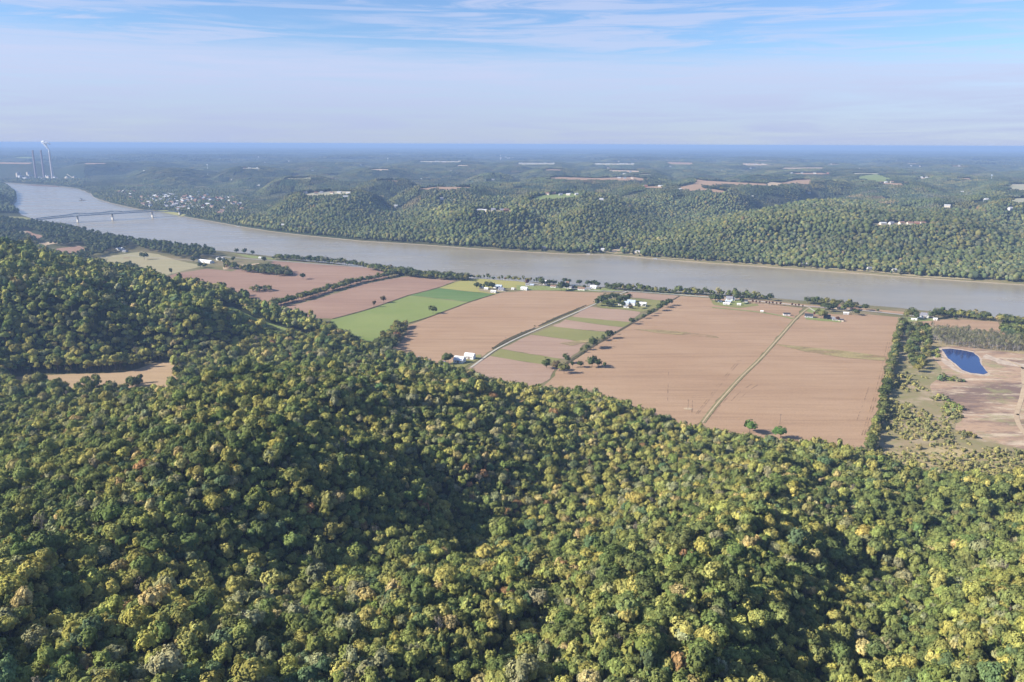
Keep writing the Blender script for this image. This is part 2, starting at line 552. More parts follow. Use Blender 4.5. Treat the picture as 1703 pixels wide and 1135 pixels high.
def trunk_parts(rg, h, r, spread, n=5):
    vs, fs, off = [], [], 0
    lean = rg.normal(size=2) * .04 * h
    top = np.array([lean[0], lean[1], h])
    v, f = tube((0, 0, -1.5), top, r, r * .35, 7); vs.append(v); fs.append(f); off += len(v)
    for k in range(n):
        t = rg.uniform(.4, .85); p = top * t
        a = rg.uniform(0, 2 * math.pi)
        q = p + np.array([math.cos(a) * spread, math.sin(a) * spread, h * rg.uniform(.18, .34)])
        v, f = tube(p, q, r * .38, r * .1, 5); vs.append(v); fs.append(f + off); off += len(v)
    return np.concatenate(vs), np.concatenate(fs)


def crown_mesh(name, rg, mat, **kw):
    V, Q, S, U, hv, hf = crown_parts(rg, **kw)
    hq = np.c_[hf, hf[:, 2]]  # triangles kept apart below
    v = np.concatenate([V, hv])
    faces = [list(map(int, q)) for q in Q] + [list(map(int, t + len(V))) for t in hf]
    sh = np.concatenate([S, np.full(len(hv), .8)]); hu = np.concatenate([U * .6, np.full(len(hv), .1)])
    me = bpy.data.meshes.new(name)
    me.from_pydata(v.tolist(), [], faces)
    me.materials.append(mat)
    for n_, d_ in (('shade', sh), ('hue', hu)):
        a = me.attributes.new(n_, 'FLOAT', 'POINT'); a.data.foreach_set('value', d_.astype(np.float32))
    me.update()
    return me


def add_trunk(me_c, tv, tf, mat):
    """a mesh holding crown and trunk together, for trees of a mass"""
    bm = bmesh.new(); bm.from_mesh(me_c)
    ls, lh = bm.verts.layers.float.get('shade'), bm.verts.layers.float.get('hue')
    vv = [bm.verts.new(tuple(p)) for p in tv]
    for q in tf:
        f = bm.faces.new([vv[i] for i in q]); f.material_index = 1
    me = bpy.data.meshes.new(me_c.name + '_whole'); bm.to_mesh(me); bm.free()
    me.materials.append(me_c.materials[0]); me.materials.append(mat)
    return me


near_kinds = []      # (crown mesh, trunk mesh)
src = bpy.data.collections.new('tree_kinds')
n_src = 0


def add_src(me, stem_):
    global n_src
    o = bpy.data.objects.new('%03d_%s' % (n_src, stem_), me)
    src.objects.link(o)
    n_src += 1
    return n_src - 1


IDX_A = []
for k in range(9):
    rg = np.random.default_rng(100 + k)
    Rr = [4.6, 5.2, 4.2, 4.9, 5.6, 3.9, 4.4, 5.0, 3.6][k]; Hh = [8.5, 8, 10.5, 7.5, 9.5, 11, 9.5, 7.2, 10][k]
    zc = 18.5 - Hh / 2
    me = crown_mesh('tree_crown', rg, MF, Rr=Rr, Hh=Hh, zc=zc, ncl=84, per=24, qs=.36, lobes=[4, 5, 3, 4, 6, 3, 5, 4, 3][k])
    tv, tf = trunk_parts(rg, zc + Hh * .2, .32, Rr * .6)
    tm = mesh_np('tree_trunk', tv, tf, [MBARK])
    near_kinds.append((me, tm))
    IDX_A.append(add_src(add_trunk(me, tv, tf, MBARK), 'broadleaf_tree'))
# sparse greyish trees with their limbs showing
IDX_BARE = []
bare_kinds = []
for k in range(3):
    rg = np.random.default_rng(150 + k)
    me = crown_mesh('tree_crown', rg, MF, Rr=3.6, Hh=10, zc=12.5, ncl=34, per=9, qs=.3, lobes=3, hull=.05)
    vs, fs, off = [], [], 0
    v, f = tube((0, 0, -1.5), (0.3, 0, 15), .3, .12, 6); vs.append(v); fs.append(f); off = len(v)
    for j in range(26):
        z0 = rg.uniform(5, 14); a = rg.uniform(0, 6.28); L = rg.uniform(2.2, 4.6) * (1.2 - z0 / 20)
        q = (math.cos(a) * L, math.sin(a) * L, z0 + rg.uniform(1.6, 4))
        v, f = tube((0, 0, z0), q, .11, .04, 4); vs.append(v); fs.append(f + off); off += len(v)
    tv, tf = np.concatenate(vs), np.concatenate(fs)
    tm = mesh_np('tree_trunk', tv, tf, [MBARE])
    bare_kinds.append((me, tm))
    IDX_BARE.append(add_src(add_trunk(me, tv, tf, MBARE), 'bare_tree'))
# lone trees: crown down towards the ground
lone_kinds, IDX_L = [], []
for k in range(6):
    rg = np.random.default_rng(200 + k)
    Rr = [6.2, 5.2, 5.6, 4.6, 6.6, 3.2][k]; Hh = [11, 11.5, 9.5, 12, 10.5, 11][k]
    zc = 2.6 + Hh / 2
    me = crown_mesh('tree_crown', rg, MF, Rr=Rr, Hh=Hh, zc=zc, ncl=76, per=17, qs=.48, lobes=5)
    tv, tf = trunk_parts(rg, zc + 1.5, .4, Rr * .5)
    lone_kinds.append((me, mesh_np('tree_trunk', tv, tf, [MBARK])))
    IDX_L.append(add_src(add_trunk(me, tv, tf, MBARK), 'lone_tree'))
# middle distance trees
IDX_B = []
for k in range(7):
    rg = np.random.default_rng(300 + k)
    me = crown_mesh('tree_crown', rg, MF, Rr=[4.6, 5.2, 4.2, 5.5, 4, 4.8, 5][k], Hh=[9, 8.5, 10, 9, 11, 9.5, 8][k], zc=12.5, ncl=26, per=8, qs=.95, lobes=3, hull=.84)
    IDX_B.append(add_src(me, 'woodland_tree'))
# bushes
IDX_S = []
for k in range(4):
    rg = np.random.default_rng(400 + k)
    me = crown_mesh('bush_crown', rg, MF, Rr=2.2, Hh=[3, 4, 2.6, 5][k], zc=[1, 1.4, .8, 2][k], ncl=16, per=9, qs=.42, lobes=2)
    IDX_S.append(add_src(me, 'bush'))


def lump_patch(rg, n, half, r0, r1, sub=1, zc=9, jz=3):
    iv, if_ = ICO[sub]
    vs, fs, sh, hu, off = [], [], [], [], 0
    g = int(math.ceil(math.sqrt(n)))
    for i in range(g):
        for j in range(g):
            x = ((i + .5 + rg.uniform(-.45, .45)) / g * 2 - 1) * half; y = ((j + .5 + rg.uniform(-.45, .45)) / g * 2 - 1) * half
            r = rg.uniform(r0, r1)
            v = iv * np.array([r, r, r * rg.uniform(.8, 1.25)]) * (1 + rg.normal(size=(len(iv), 1)) * .14)
            v = v + np.array([x, y, zc + rg.uniform(-jz, jz)])
            vs.append(v); fs.append(if_ + off); off += len(iv)
            s = float(np.clip(rg.normal(1, .25), .5, 1.7))
            sh.append(s * (1 + rg.normal(size=len(iv)) * .12)); hu.append(np.full(len(iv), np.clip(rg.normal(.15, .25), 0, 1)))
    return mesh_np('canopy_patch', np.concatenate(vs), np.concatenate(fs), [MFf],
                   attrs={'shade': ('FLOAT', 'POINT', np.concatenate(sh).astype(np.float32)), 'hue': ('FLOAT', 'POINT', np.concatenate(hu).astype(np.float32))})


IDX_C1 = [add_src(lump_patch(np.random.default_rng(500 + k), 1, .5, 4.6, 6.2, 2, 9, 2), 'far_tree') for k in range(8)]
IDX_C = [add_src(lump_patch(np.random.default_rng(520 + k), 81, 33, 3.4, 5.2, 1, 8, 2.5), 'far_wood') for k in range(7)]
IDX_D = [add_src(lump_patch(np.random.default_rng(540 + k), 100, 135, 13, 19, 1, 4, 4), 'distant_wood') for k in range(5)]


def instancer(name, pts, rot, scl, idx, tint, label, cat):
    n = len(pts)
    me = bpy.data.meshes.new(name)
    me.vertices.add(n); me.vertices.foreach_set('co', np.ascontiguousarray(pts, np.float32).ravel())
    for nm, typ, key, d in (('rot', 'FLOAT_VECTOR', 'vector', rot), ('scl', 'FLOAT_VECTOR', 'vector', scl), ('idx', 'INT', 'value', idx)):
        a = me.attributes.new(nm, typ, 'POINT'); a.data.foreach_set(key, np.ascontiguousarray(d, np.int32 if typ == 'INT' else np.float32).ravel())
    a = me.attributes.new('tint', 'FLOAT_COLOR', 'POINT')
    a.data.foreach_set('color', np.ascontiguousarray(np.c_[tint, np.ones(n)], np.float32).ravel())
    o = link(name, me)
    g = bpy.data.node_groups.new(name, 'GeometryNodeTree')
    g.interface.new_socket('Geometry', in_out='INPUT', socket_type='NodeSocketGeometry')
    g.interface.new_socket('Geometry', in_out='OUTPUT', socket_type='NodeSocketGeometry')
    N = g.nodes.new
    gi, go = N('NodeGroupInput'), N('NodeGroupOutput')
    ip, ci = N('GeometryNodeInstanceOnPoints'), N('GeometryNodeCollectionInfo')
    ci.inputs['Collection'].default_value = src
    ci.inputs['Separate Children'].default_value = True
    ci.inputs['Reset Children'].default_value = True
    ip.inputs['Pick Instance'].default_value = True

    def att(nm, typ):
        q = N('GeometryNodeInputNamedAttribute'); q.data_type = typ; q.inputs['Name'].default_value = nm
        return q.outputs['Attribute']
    e = N('FunctionNodeEulerToRotation')
    L = g.links.new
    L(gi.outputs[0], ip.inputs['Points']); L(ci.outputs[0], ip.inputs['Instance'])
    L(att('idx', 'INT'), ip.inputs['Instance Index'])
    L(att('rot', 'FLOAT_VECTOR'), e.inputs[0]); L(e.outputs[0], ip.inputs['Rotation'])
    L(att('scl', 'FLOAT_VECTOR'), ip.inputs['Scale'])
    L(ip.outputs[0], go.inputs[0])
    md = o.modifiers.new('scatter', 'NODES'); md.node_group = g
    tag(o, label, cat, kind='stuff')
    return o


# ------------------------------------------------------------------ ground sheet (polar, fine where it is near)
def build_ground():
    na = 620
    az = np.linspace(-1, 1, na); az = np.sign(az) * (np.abs(az) ** 1.25) * R(100)
    rr = np.concatenate([[0.0, 60, 120], np.geomspace(160, 6000, 470), np.geomspace(6060, 90000, 170)])
    A, D = np.meshgrid(az, rr)
    x, y = np.sin(A) * D, np.cos(A) * D - 0
    z = H(x, y)
    n, m = x.shape
    v = np.stack([x, y, z], -1).reshape(-1, 3)
    i = np.arange(n * m).reshape(n, m)
    f = np.stack([i[:-1, :-1], i[1:, :-1], i[1:, 1:], i[:-1, 1:]], -1).reshape(-1, 4)[:, ::-1]
    t = NT('ground')
    p = t.pos()
    sep = t.n('ShaderNodeSeparateXYZ', ins={0: p})
    n1, n2, n3 = t.noise(.012, p, 5), t.noise(.15, p, 4), t.noise(.0016, p, 6)
    grass = t.mix(t.rng(n1, .35, .65), (.145, .14, .06), (.24, .19, .11))
    grass = t.mix(t.rng(n2, .3, .7), grass, (.12, .115, .05), 'MIX') if False else t.mix(t.rng(n2, .35, .75, 0, .45), grass, (.11, .11, .05))
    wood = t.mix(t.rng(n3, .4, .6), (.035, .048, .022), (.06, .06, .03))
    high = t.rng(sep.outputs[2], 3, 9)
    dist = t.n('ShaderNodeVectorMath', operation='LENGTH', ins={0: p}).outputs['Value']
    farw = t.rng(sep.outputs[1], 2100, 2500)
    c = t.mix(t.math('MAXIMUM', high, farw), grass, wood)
    mud = t.rng(sep.outputs[2], -4.6, -3.9, 1, 0)
    c = t.mix(mud, c, (.36, .29, .21))
    b = t.bsdf(c, 1, .05)
    mat = t.done(b)
    me = mesh_np('ground', v, f, [mat], smooth=True)
    o = link('ground', me)
    tag(o, 'ground of river plain, wooded hills and far plateau', kind='structure')
    return o


build_ground()

# ------------------------------------------------------------------ water, fields, lanes
def polygon(name, pts, z, mat, label=None, cat=None, kind='structure', group=None):
    bm = bmesh.new()
    vs = [bm.verts.new((p[0], p[1], z if np.isscalar(z) else z[i])) for i, p in enumerate(pts)]
    f = bm.faces.new(vs)
    bmesh.ops.recalc_face_normals(bm, faces=[f])
    f.normal_update()
    if f.normal.z < 0: f.normal_flip()
    bmesh.ops.triangulate(bm, faces=[f])
    me = bpy.data.meshes.new(name); bm.to_mesh(me); bm.free()
    me.materials.append(mat)
    return tag(link(name, me), label, cat, group, kind)


def rough_edge(poly, step=14, amp=2.0, seed=0):
    """split long edges and jog them a little"""
    out = []
    n = len(poly)
    for i in range(n):
        a, b = poly[i], poly[(i + 1) % n]
        L = math.hypot(*(b - a)); k = max(1, int(L / step))
        nx, ny = -(b - a)[1] / (L + 1e-6), (b - a)[0] / (L + 1e-6)
        for j in range(k):
            p = a + (b - a) * j / k
            w = (vnoise(p[0], p[1], step * 1.7, seed) - .5) * 2 * amp if j else 0
            out.append([p[0] + nx * w, p[1] + ny * w])
    return np.array(out)


def ribbon(name, pts, width, dz, mat, label=None, step=15, drape=False):
    pts = np.array(pts, float)
    P = [pts[0]]
    for a, b in zip(pts[:-1], pts[1:]):
        k = max(1, int(math.hypot(*(b - a)) / step))
        for j in range(1, k + 1): P.append(a + (b - a) * j / k)
    P = np.array(P)
    # soften corners
    for _ in range(3):
        P[1:-1] = (P[:-2] + 2 * P[1:-1] + P[2:]) / 4
    d = np.gradient(P, axis=0); d = d / np.linalg.norm(d, axis=1, keepdims=True)
    nrm = np.c_[-d[:, 1], d[:, 0]]
    w = np.broadcast_to(np.asarray(width, float), (len(P),)) / 2 if np.isscalar(width) else np.interp(np.linspace(0, 1, len(P)), np.linspace(0, 1, len(width)), width) / 2
    L, Rr = P + nrm * w[:, None], P - nrm * w[:, None]
    if drape: zl, zr = H(L[:, 0], L[:, 1]) + dz, H(Rr[:, 0], Rr[:, 1]) + dz
    else: zl = zr = np.full(len(P), dz)
    v = np.r_[np.c_[L, zl], np.c_[Rr, zr]]
    n = len(P)
    f = [[i, n + i, n + i + 1, i + 1] for i in range(n - 1)]
    me = mesh_np(name, v, f, [mat])
    return tag(link(name, me), label, None, None, 'structure')


# water
t = NT('river_water')
p = t.pos()
n1 = t.noise(.004, p, 5, .6, (1, 2.2, 1), R(25)); n2 = t.noise(.35, p, 3, .6, (1, 2, 1), R(20)); n3 = t.noise(.03, p, 4, .6)
col = t.mix(t.rng(n1, .35, .65), (.29, .245, .16), (.245, .21, .145))
b = t.bsdf(col, .22, .5)
t.l(t.rng(t.noise(.006, p, 6, .65, (.35, 1.4, 1), R(-12)), .35, .65, .2, .29), b.inputs['Roughness'])
bp = t.n('ShaderNodeBump', ins={'Strength': .35, 'Distance': .25, 'Height': t.math('ADD', n2, t.math('MULTIPLY', n3, 2.0))})
t.l(bp.outputs[0], b.inputs['Normal']); b.inputs['IOR'].default_value = 1.33
MRIVER = t.done(b)
wmin, wmax = river_poly.min(0) - 300, river_poly.max(0) + 300
# a sheet that follows the river, a little wider than its banks
wn = near_b + np.array([0, -60.0]); wf = far_b + np.array([0, 60.0])
wv = np.r_[np.c_[wn, np.full(len(wn), WATER)], np.c_[wf, np.full(len(wf), WATER)]]
k1, k2 = len(wn), len(wf)
polygon('river', np.concatenate([river_poly[:k1] + [0, -25.0], river_poly[k1:] + [0, 25.0]]), WATER, MRIVER, 'broad muddy river crossing the whole view')


def crop_mat(name, a, b_, c, rot=0.0, row=.14, streak=.35):
    t = NT(name)
    p = t.pos()
    big = t.noise(.006, p, 6, .6)
    st = t.noise(.11, p, 4, .6, (.06, 1, 1), rot)
    st2 = t.noise(.022, p, 4, .6, (.12, 1, 1), rot + .02)
    fine = t.noise(.8, p, 3, .7)
    k = t.mix(t.rng(big, .32, .68), a, b_)
    k = t.mix(t.rng(st, .45, .68, 0, streak * 1.3), k, c)
    k = t.mix(t.rng(st2, .48, .7, 0, streak), k, c)
    tr = t.n('ShaderNodeTexNoise', ins={'Vector': t.n('ShaderNodeMapping', ins={'Vector': p, 'Rotation': (0, 0, rot + 1.1), 'Scale': (.04, 1.2, 1)}).outputs[0], 'Scale': .12, 'Detail': 3}).outputs['Fac']
    k = t.mix(t.rng(tr, .6, .72, 0, .35), k, c)
    g = t.mix(t.rng(fine, .3, .7), (.78, .78, .78), (1.18, 1.18, 1.18))
    k = t.mix(1.0, k, g, 'MULTIPLY')
    k = t.mix(1.0, k, (.84, .84, .84), 'MULTIPLY')
    mp = t.n('ShaderNodeMapping', ins={'Vector': p}); mp.inputs['Rotation'].default_value = (0, 0, rot)
    wv = t.n('ShaderNodeTexWave', wave_type='BANDS', bands_direction='Y', ins={'Vector': mp.outputs[0], 'Scale': row * .35, 'Distortion': 1.5, 'Detail': 2, 'Detail Scale': .4}).outputs['Fac']
    k = t.mix(t.rng(wv, .55, 1, 0, .07), k, c)
    return t.done(t.bsdf(k, 1, .03))


TAN = dict(a=(.41, .268, .165), b_=(.46, .315, .20), c=(.285, .18, .108))
M = {
    'tan': crop_mat('soybean_stubble', rot=.04, **TAN),
    'tan2': crop_mat('soybean_stubble_left', a=(.34, .215, .155), b_=(.40, .265, .19), c=(.23, .14, .10), rot=-.5),
    'pinktan': crop_mat('bare_crop_strip', a=(.38, .265, .19), b_=(.44, .31, .225), c=(.30, .19, .135), rot=.1),
    'green': crop_mat('meadow_green', a=(.19, .25, .07), b_=(.26, .31, .10), c=(.29, .29, .13), rot=-.3, streak=.25),
    'darkgreen': crop_mat('lush_green_crop', a=(.10, .185, .06), b_=(.145, .23, .075), c=(.22, .26, .11), rot=-.15, streak=.35),
    'yellow': crop_mat('yellowing_crop', a=(.36, .34, .11), b_=(.42, .36, .13), c=(.28, .30, .10), rot=.1),
    'strip': crop_mat('grass_strip', a=(.23, .235, .085), b_=(.29, .27, .11), c=(.2, .2, .07), rot=.1, streak=.2),
    'hay': crop_mat('hay_meadow', a=(.36, .33, .19), b_=(.42, .36, .22), c=(.30, .27, .14), rot=-.45, streak=.5),
    'straw': crop_mat('straw_field', a=(.52, .40, .26), b_=(.58, .45, .3), c=(.42, .3, .2)),
    'pale': crop_mat('pale_grassland', a=(.38, .38, .25), b_=(.5, .42, .3), c=(.3, .32, .2)),
    'dry': crop_mat('dry_grass', a=(.33, .28, .17), b_=(.4, .32, .2), c=(.24, .23, .12)),
    'valley': crop_mat('valley_crop', a=(.44, .32, .185), b_=(.5, .35, .21), c=(.36, .25, .15), rot=.2, streak=.45),
}
t = NT('gravel_lane'); n = t.noise(.5, t.pos(), 4)
M['lane'] = t.done(t.bsdf(t.mix(t.rng(n, .3, .7), (.36, .34, .29), (.48, .44, .36)), .95, .1))
t = NT('grass_verge'); n = t.noise(.3, t.pos(), 4)
M['verge'] = t.done(t.bsdf(t.mix(t.rng(n, .3, .7), (.15, .20, .06), (.27, .27, .11)), 1, .05))
t = NT('ditch_weeds'); n = t.noise(.4, t.pos(), 4)
M['verge2'] = None
M['ditch'] = t.done(t.bsdf(t.mix(t.rng(n, .3, .7), (.05, .045, .03), (.12, .10, .055)), 1, .05))
t = NT('asphalt_road'); n = t.noise(.6, t.pos(), 3)
M['road'] = t.done(t.bsdf(t.mix(t.rng(n, .3, .7), (.30, .29, .27), (.38, .36, .33)), .9, .2))

fields = [
    ('field', 'tan2', [(262, 463), (300, 454), (345, 447), (385, 452), (400, 447), (435, 446), (455, 434), (470, 435), (545, 441), (600, 444), (625, 446), (640, 454), (645, 462), (600, 471), (560, 483), (500, 503), (455, 513), (430, 513), (400, 505), (350, 490), (300, 478)]),
    ('field', 'tan2', [(455, 515), (500, 505), (560, 488), (600, 474), (645, 465), (680, 460), (760, 466), (730, 479), (680, 491.5), (640, 507), (590, 520), (553, 530.5), (530, 530), (490, 522)]),
    ('field', 'green', [(552, 532), (590, 521), (627, 511.5), (648, 503), (680, 492), (780, 503), (714, 528), (680, 538), (659, 544), (640, 566), (620, 600), (560, 585), (540, 545)]),
    ('field', 'darkgreen', [(681, 491.5), (730, 479.5), (822, 490), (780, 502.5)]),
    ('field', 'yellow', [(730, 479), (751, 471), (770, 467), (800, 464), (870, 469), (900, 477), (868, 478), (842, 480), (822, 489.5)]),
    ('field', 'tan', [(823, 490.5), (840, 486), (868, 484.5), (905, 483), (960, 486), (1022, 488), (985, 506), (940, 523), (900, 542), (860, 560), (818, 583), (785, 602), (760, 606), (700, 604), (650, 602), (640, 598), (652, 582), (672, 562), (680, 541), (714, 528.5), (781, 503)]),
    ('field', 'pinktan', [(1048, 486), (1130, 492.5), (1112, 501), (1060, 496), (1030, 494)]),
    ('field', 'strip', [(1046, 497), (1100, 500), (1108, 503), (1088, 513), (1066, 519), (1040, 515), (1000, 512), (990, 506), (1010, 498)]),
    ('field', 'pinktan', [(979, 509), (1000, 513), (1040, 516), (1065, 519.5), (1048, 536), (1000, 532), (951, 527)]),
    ('field', 'strip', [(950, 527.3), (1000, 532.3), (1050, 536.3), (1042, 545), (990, 539), (941, 531.4)]),
    ('field', 'pinktan', [(940, 531.6), (990, 539.3), (1042, 545.3), (1030, 553.4), (970, 549), (919, 543)]),
    ('field', 'strip', [(918, 543.3), (970, 549.3), (1029, 554), (1004, 560), (976, 570), (930, 563), (884, 557)]),
    ('field', 'pinktan', [(883, 557.4), (930, 563.3), (976, 570.3), (948, 597), (932, 597), (880, 589), (833, 580.5)]),
    ('field', 'strip', [(833, 580.8), (880, 589.3), (934, 597.4), (908, 607), (860, 600), (816, 592)]),
    ('field', 'pinktan', [(815, 592.4), (860, 600.3), (908, 607.3), (925, 612), (915, 630), (885, 646), (860, 642), (820, 632), (785, 618), (778, 613)]),
    ('field', 'tan', [(1132, 493), (1180, 496), (1250, 502), (1335, 513), (1318, 534), (1300, 553), (1262, 597), (1235, 622), (1200, 659), (1164, 703), (1140, 715), (1090, 705), (1058, 688), (1020, 668), (985, 650), (940, 652), (900, 650), (918, 630), (930, 612), (952, 602), (1000, 570), (1052, 538), (1090, 520), (1114, 503)]),
    ('field', 'tan', [(1168, 706), (1203, 662), (1240, 623), (1267, 598), (1304, 555), (1323, 534), (1341, 518), (1400, 524), (1440, 523), (1500, 528), (1493, 560), (1484, 595), (1476, 620), (1466, 660), (1452, 695), (1446, 745), (1380, 745), (1310, 741), (1240, 733), (1190, 722)]),
    ('field', 'tan', [(1150, 490), (1240, 497.5), (1345, 507.5), (1420, 512), (1500, 519), (1530, 522), (1500, 524), (1400, 515), (1345, 511.5), (1240, 501)]),
    ('field', 'tan', [(1553, 532.5), (1600, 532), (1660, 536), (1672, 557), (1640, 553), (1590, 546), (1530, 541), (1500, 538), (1512, 533)]),
    ('field', 'hay', [(150, 433), (170, 426), (190, 425), (235, 419), (262, 423), (290, 432), (338, 443), (282, 457), (245, 463), (190, 452)]),
    ('field', 'tan2', [(74, 418), (100, 413), (132, 409), (143, 414), (139, 420), (148, 424), (140, 430), (87, 429)]),
    ('field', 'straw', [(64, 405), (100, 400), (115, 398), (112, 403), (76, 408), (78, 414), (70, 414)]),
    ('field', 'tan2', [(8, 398), (18, 388), (45, 384), (60, 390), (75, 392), (60, 399), (20, 399)]),
    ('field', 'pale', [(18, 387.5), (36, 384.5), (45, 386), (38, 391), (20, 391)]),
    ('field', 'strip', [(-40, 359), (40, 361), (60, 366), (80, 373), (40, 369), (-40, 366)]),
    ('field', 'straw', [(372, 444), (400, 441), (432, 438), (430, 443), (400, 446), (372, 449)]),
    ('field', 'verge', [(380, 421), (430, 427), (500, 436), (455, 432), (420, 430)]),
    ('field', 'verge', [(985, 484), (1010, 479), (1050, 483), (1130, 488.5), (1130, 490), (1045, 484), (1005, 484.6)]),
    ('field', 'verge', [(1341, 516.5), (1347, 512), (1372, 515), (1372, 521), (1362, 524), (1342, 519)]),
    ('field', 'strip', [(1180, 499), (1260, 506), (1262, 509), (1228, 513), (1188, 508)]),
    ('field', 'strip', [(758, 596), (800, 590), (800, 597), (772, 612), (740, 611)]),
    ('field', 'verge', [(1500, 529), (1515, 528), (1555, 530), (1552, 534), (1512, 536)]),
    ('field', 'tan2', [(205, 430), (215, 430), (216, 429), (206, 429)]),
]
fl_labels = {}
zf = .06
FIELD_POLYS = []
for i, (nm, mk, px_) in enumerate(fields):
    P_ = rough_edge(WP(px_, 0), 12, 2.4, i)
    polygon(nm, P_, zf, M[mk], kind='structure'); zf += .012
polygon('field', rough_edge(VF, 14, 2.5, 77), 5.1, M['valley'], kind='structure')
for p_, z_, k_, l_ in FF:
    sc_ = math.hypot(*p_.mean(0)) / 60
    polygon('field', rough_edge(p_, sc_, sc_ * .22, 5), z_ + 1.2, M[k_], l_, kind='structure')


def soft_patch(name, px_, z, col, thr=.5, scale=.05, label=None):
    """grassy or muddy ground with a ragged edge"""
    P_ = WP(px_, 0)
    c = P_.mean(0)
    bm = bmesh.new()
    ring0 = [bm.verts.new((p[0], p[1], z)) for p in rough_edge(P_, 10, 1.5, 3)]
    f = bm.faces.new(ring0)
    if f.calc_area() and True:
        f.normal_update()
        if f.normal.z < 0: f.normal_flip()
    bmesh.ops.triangulate(bm, faces=[f])
    me = bpy.data.meshes.new(name); bm.to_mesh(me); bm.free()
    t = NT(name)
    n = t.noise(scale, t.pos(), 6, .7, (.3, 1, 1))
    cc = t.mix(t.rng(t.noise(.4, t.pos(), 4), .3, .7), tuple(q * .75 for q in col), tuple(q * 1.2 for q in col))
    b = t.bsdf(cc, 1, .05)
    t.l(t.rng(n, thr - .12, thr + .1), b.inputs['Alpha'])
    me.materials.append(t.done(b))
    return tag(link(name, me), label, None, None, 'structure')


soft_patch('grass_streak', [(1052, 548), (1090, 549), (1140, 553), (1192, 560), (1196, 563), (1140, 559), (1090, 554)], .6, (.33, .26, .13), .5)
soft_patch('grass_streak', [(1288, 573), (1340, 578), (1400, 584), (1475, 594), (1470, 601), (1400, 595), (1340, 586)], .6, (.31, .25, .12), .46)
soft_patch('grass_streak', [(930, 572), (960, 568), (1010, 560), (1004, 564), (950, 576)], .7, (.33, .27, .13), .5)

# bare quarry ground, scrubland and the pond on the right
t = NT('scrub_ground'); p = t.pos()
k = t.mix(t.rng(t.noise(.012, p, 6, .6), .35, .65), (.30, .225, .135), (.21, .19, .09))
k = t.mix(t.rng(t.noise(.08, p, 5, .7), .45, .75), k, (.20, .20, .08))
k = t.mix(t.rng(t.noise(.02, p, 5, .7, (1, 1.6, 1)), .52, .7), k, (.40, .31, .22))
MS = t.done(t.bsdf(k, 1, .05))
for pp in ([(1450, 758), (1500, 742), (1560, 736), (1640, 752), (1720, 770), (1720, 800), (1600, 790), (1500, 778)], [(1500, 700), (1540, 690), (1580, 705), (1570, 722), (1520, 728)], [(1555, 568), (1640, 574), (1720, 584), (1720, 592), (1640, 582), (1560, 577)]):
    soft_patch('dry_grass', pp, .62, (.40, .32, .17), .47, .03)
polygon('scrubland', rough_edge(WP([(1503, 541), (1530, 543), (1590, 548), (1640, 555), (1703, 562), (1900, 580), (2300, 800), (1703, 806), (1600, 793), (1500, 780), (1450, 764), (1449, 742), (1455, 700), (1478, 630), (1495, 565)], 0), 20, 2, 4), .5, MS, kind='structure')
t = NT('quarry_ground'); p = t.pos()
k = t.mix(t.rng(t.noise(.009, p, 7, .7, (.6, 1.5, 1)), .44, .56), (.40, .275, .18), (.19, .13, .10))
k = t.mix(t.rng(t.noise(.03, p, 7, .75, (.5, 1.6, 1), .4), .52, .62), k, (.50, .40, .285))
k = t.mix(t.rng(t.noise(.016, p, 6, .75), .53, .64, 0, .75), k, (.27, .26, .12))
k = t.mix(t.rng(t.noise(.12, p, 5, .8, (.5, 1.4, 1)), .5, .7, 0, .6), k, (.14, .10, .09))
MQ = t.done(t.bsdf(k, 1, .05))
polygon('quarry_floor', rough_edge(WP([(1556, 580), (1575, 577), (1610, 577), (1640, 582), (1703, 590), (1860, 606), (2000, 780), (1780, 760), (1703, 748), (1655, 738), (1612, 722), (1588, 716), (1600, 700), (1598, 680), (1572, 668), (1550, 655), (1548, 640), (1566, 625), (1560, 605), (1553, 592)], 0), 14, 4, 6), .65, MQ, kind='structure')
t = NT('wet_sand'); k = t.mix(t.rng(t.noise(.15, t.pos(), 5), .35, .65), (.52, .43, .33), (.36, .28, .21))
MSAND = t.done(t.bsdf(k, .9, .1))
pond_px = [(1566, 582), (1580, 581), (1602, 584), (1619, 587.5), (1628, 596), (1630, 604), (1636, 613), (1643, 621), (1636, 624), (1614, 621.5), (1600, 616.5), (1589, 606), (1576, 597)]
PD = WP(pond_px, 0); pc = PD.mean(0)
polygon('pond_bank', rough_edge(pc + (PD - pc) * 1.12, 8, 2.5, 8), .75, MSAND, kind='structure')
polygon('spoil_strip', rough_edge(WP([(1558, 592), (1566, 592), (1596, 617), (1604, 623), (1590, 619), (1572, 608)], 0), 8, 2, 8), .80, MSAND, kind='structure')
polygon('spoil_strip', rough_edge(WP([(1640, 590), (1668, 600), (1690, 604), (1730, 612), (1700, 612), (1660, 606), (1634, 596)], 0), 10, 5, 9), .82, MSAND, kind='structure')
t = NT('pond_water'); b = t.bsdf((.008, .028, .12), .06, .5); b.inputs['IOR'].default_value = 1.33
t.l(t.n('ShaderNodeBump', ins={'Strength': .3, 'Distance': .1, 'Height': t.noise(.9, t.pos(), 3)}).outputs[0], b.inputs['Normal'])
polygon('pond', rough_edge(PD, 7, .8, 9), .85, t.done(b), 'deep blue pond on the bare ground at the right', kind='structure')
for pts, w_ in (([(1800, 620), (1740, 628), (1703, 640), (1700, 660), (1693, 682), (1687, 691), (1692, 708), (1700, 718), (1715, 735)], 5),
                ([(1700, 612), (1702, 640)], 4), ([(1690, 690), (1703, 700), (1740, 705)], 4), ([(1668, 598), (1690, 604), (1703, 615)], 4)):
    ribbon('dirt_track', WP(pts, 0), w_, .9, M['straw'])

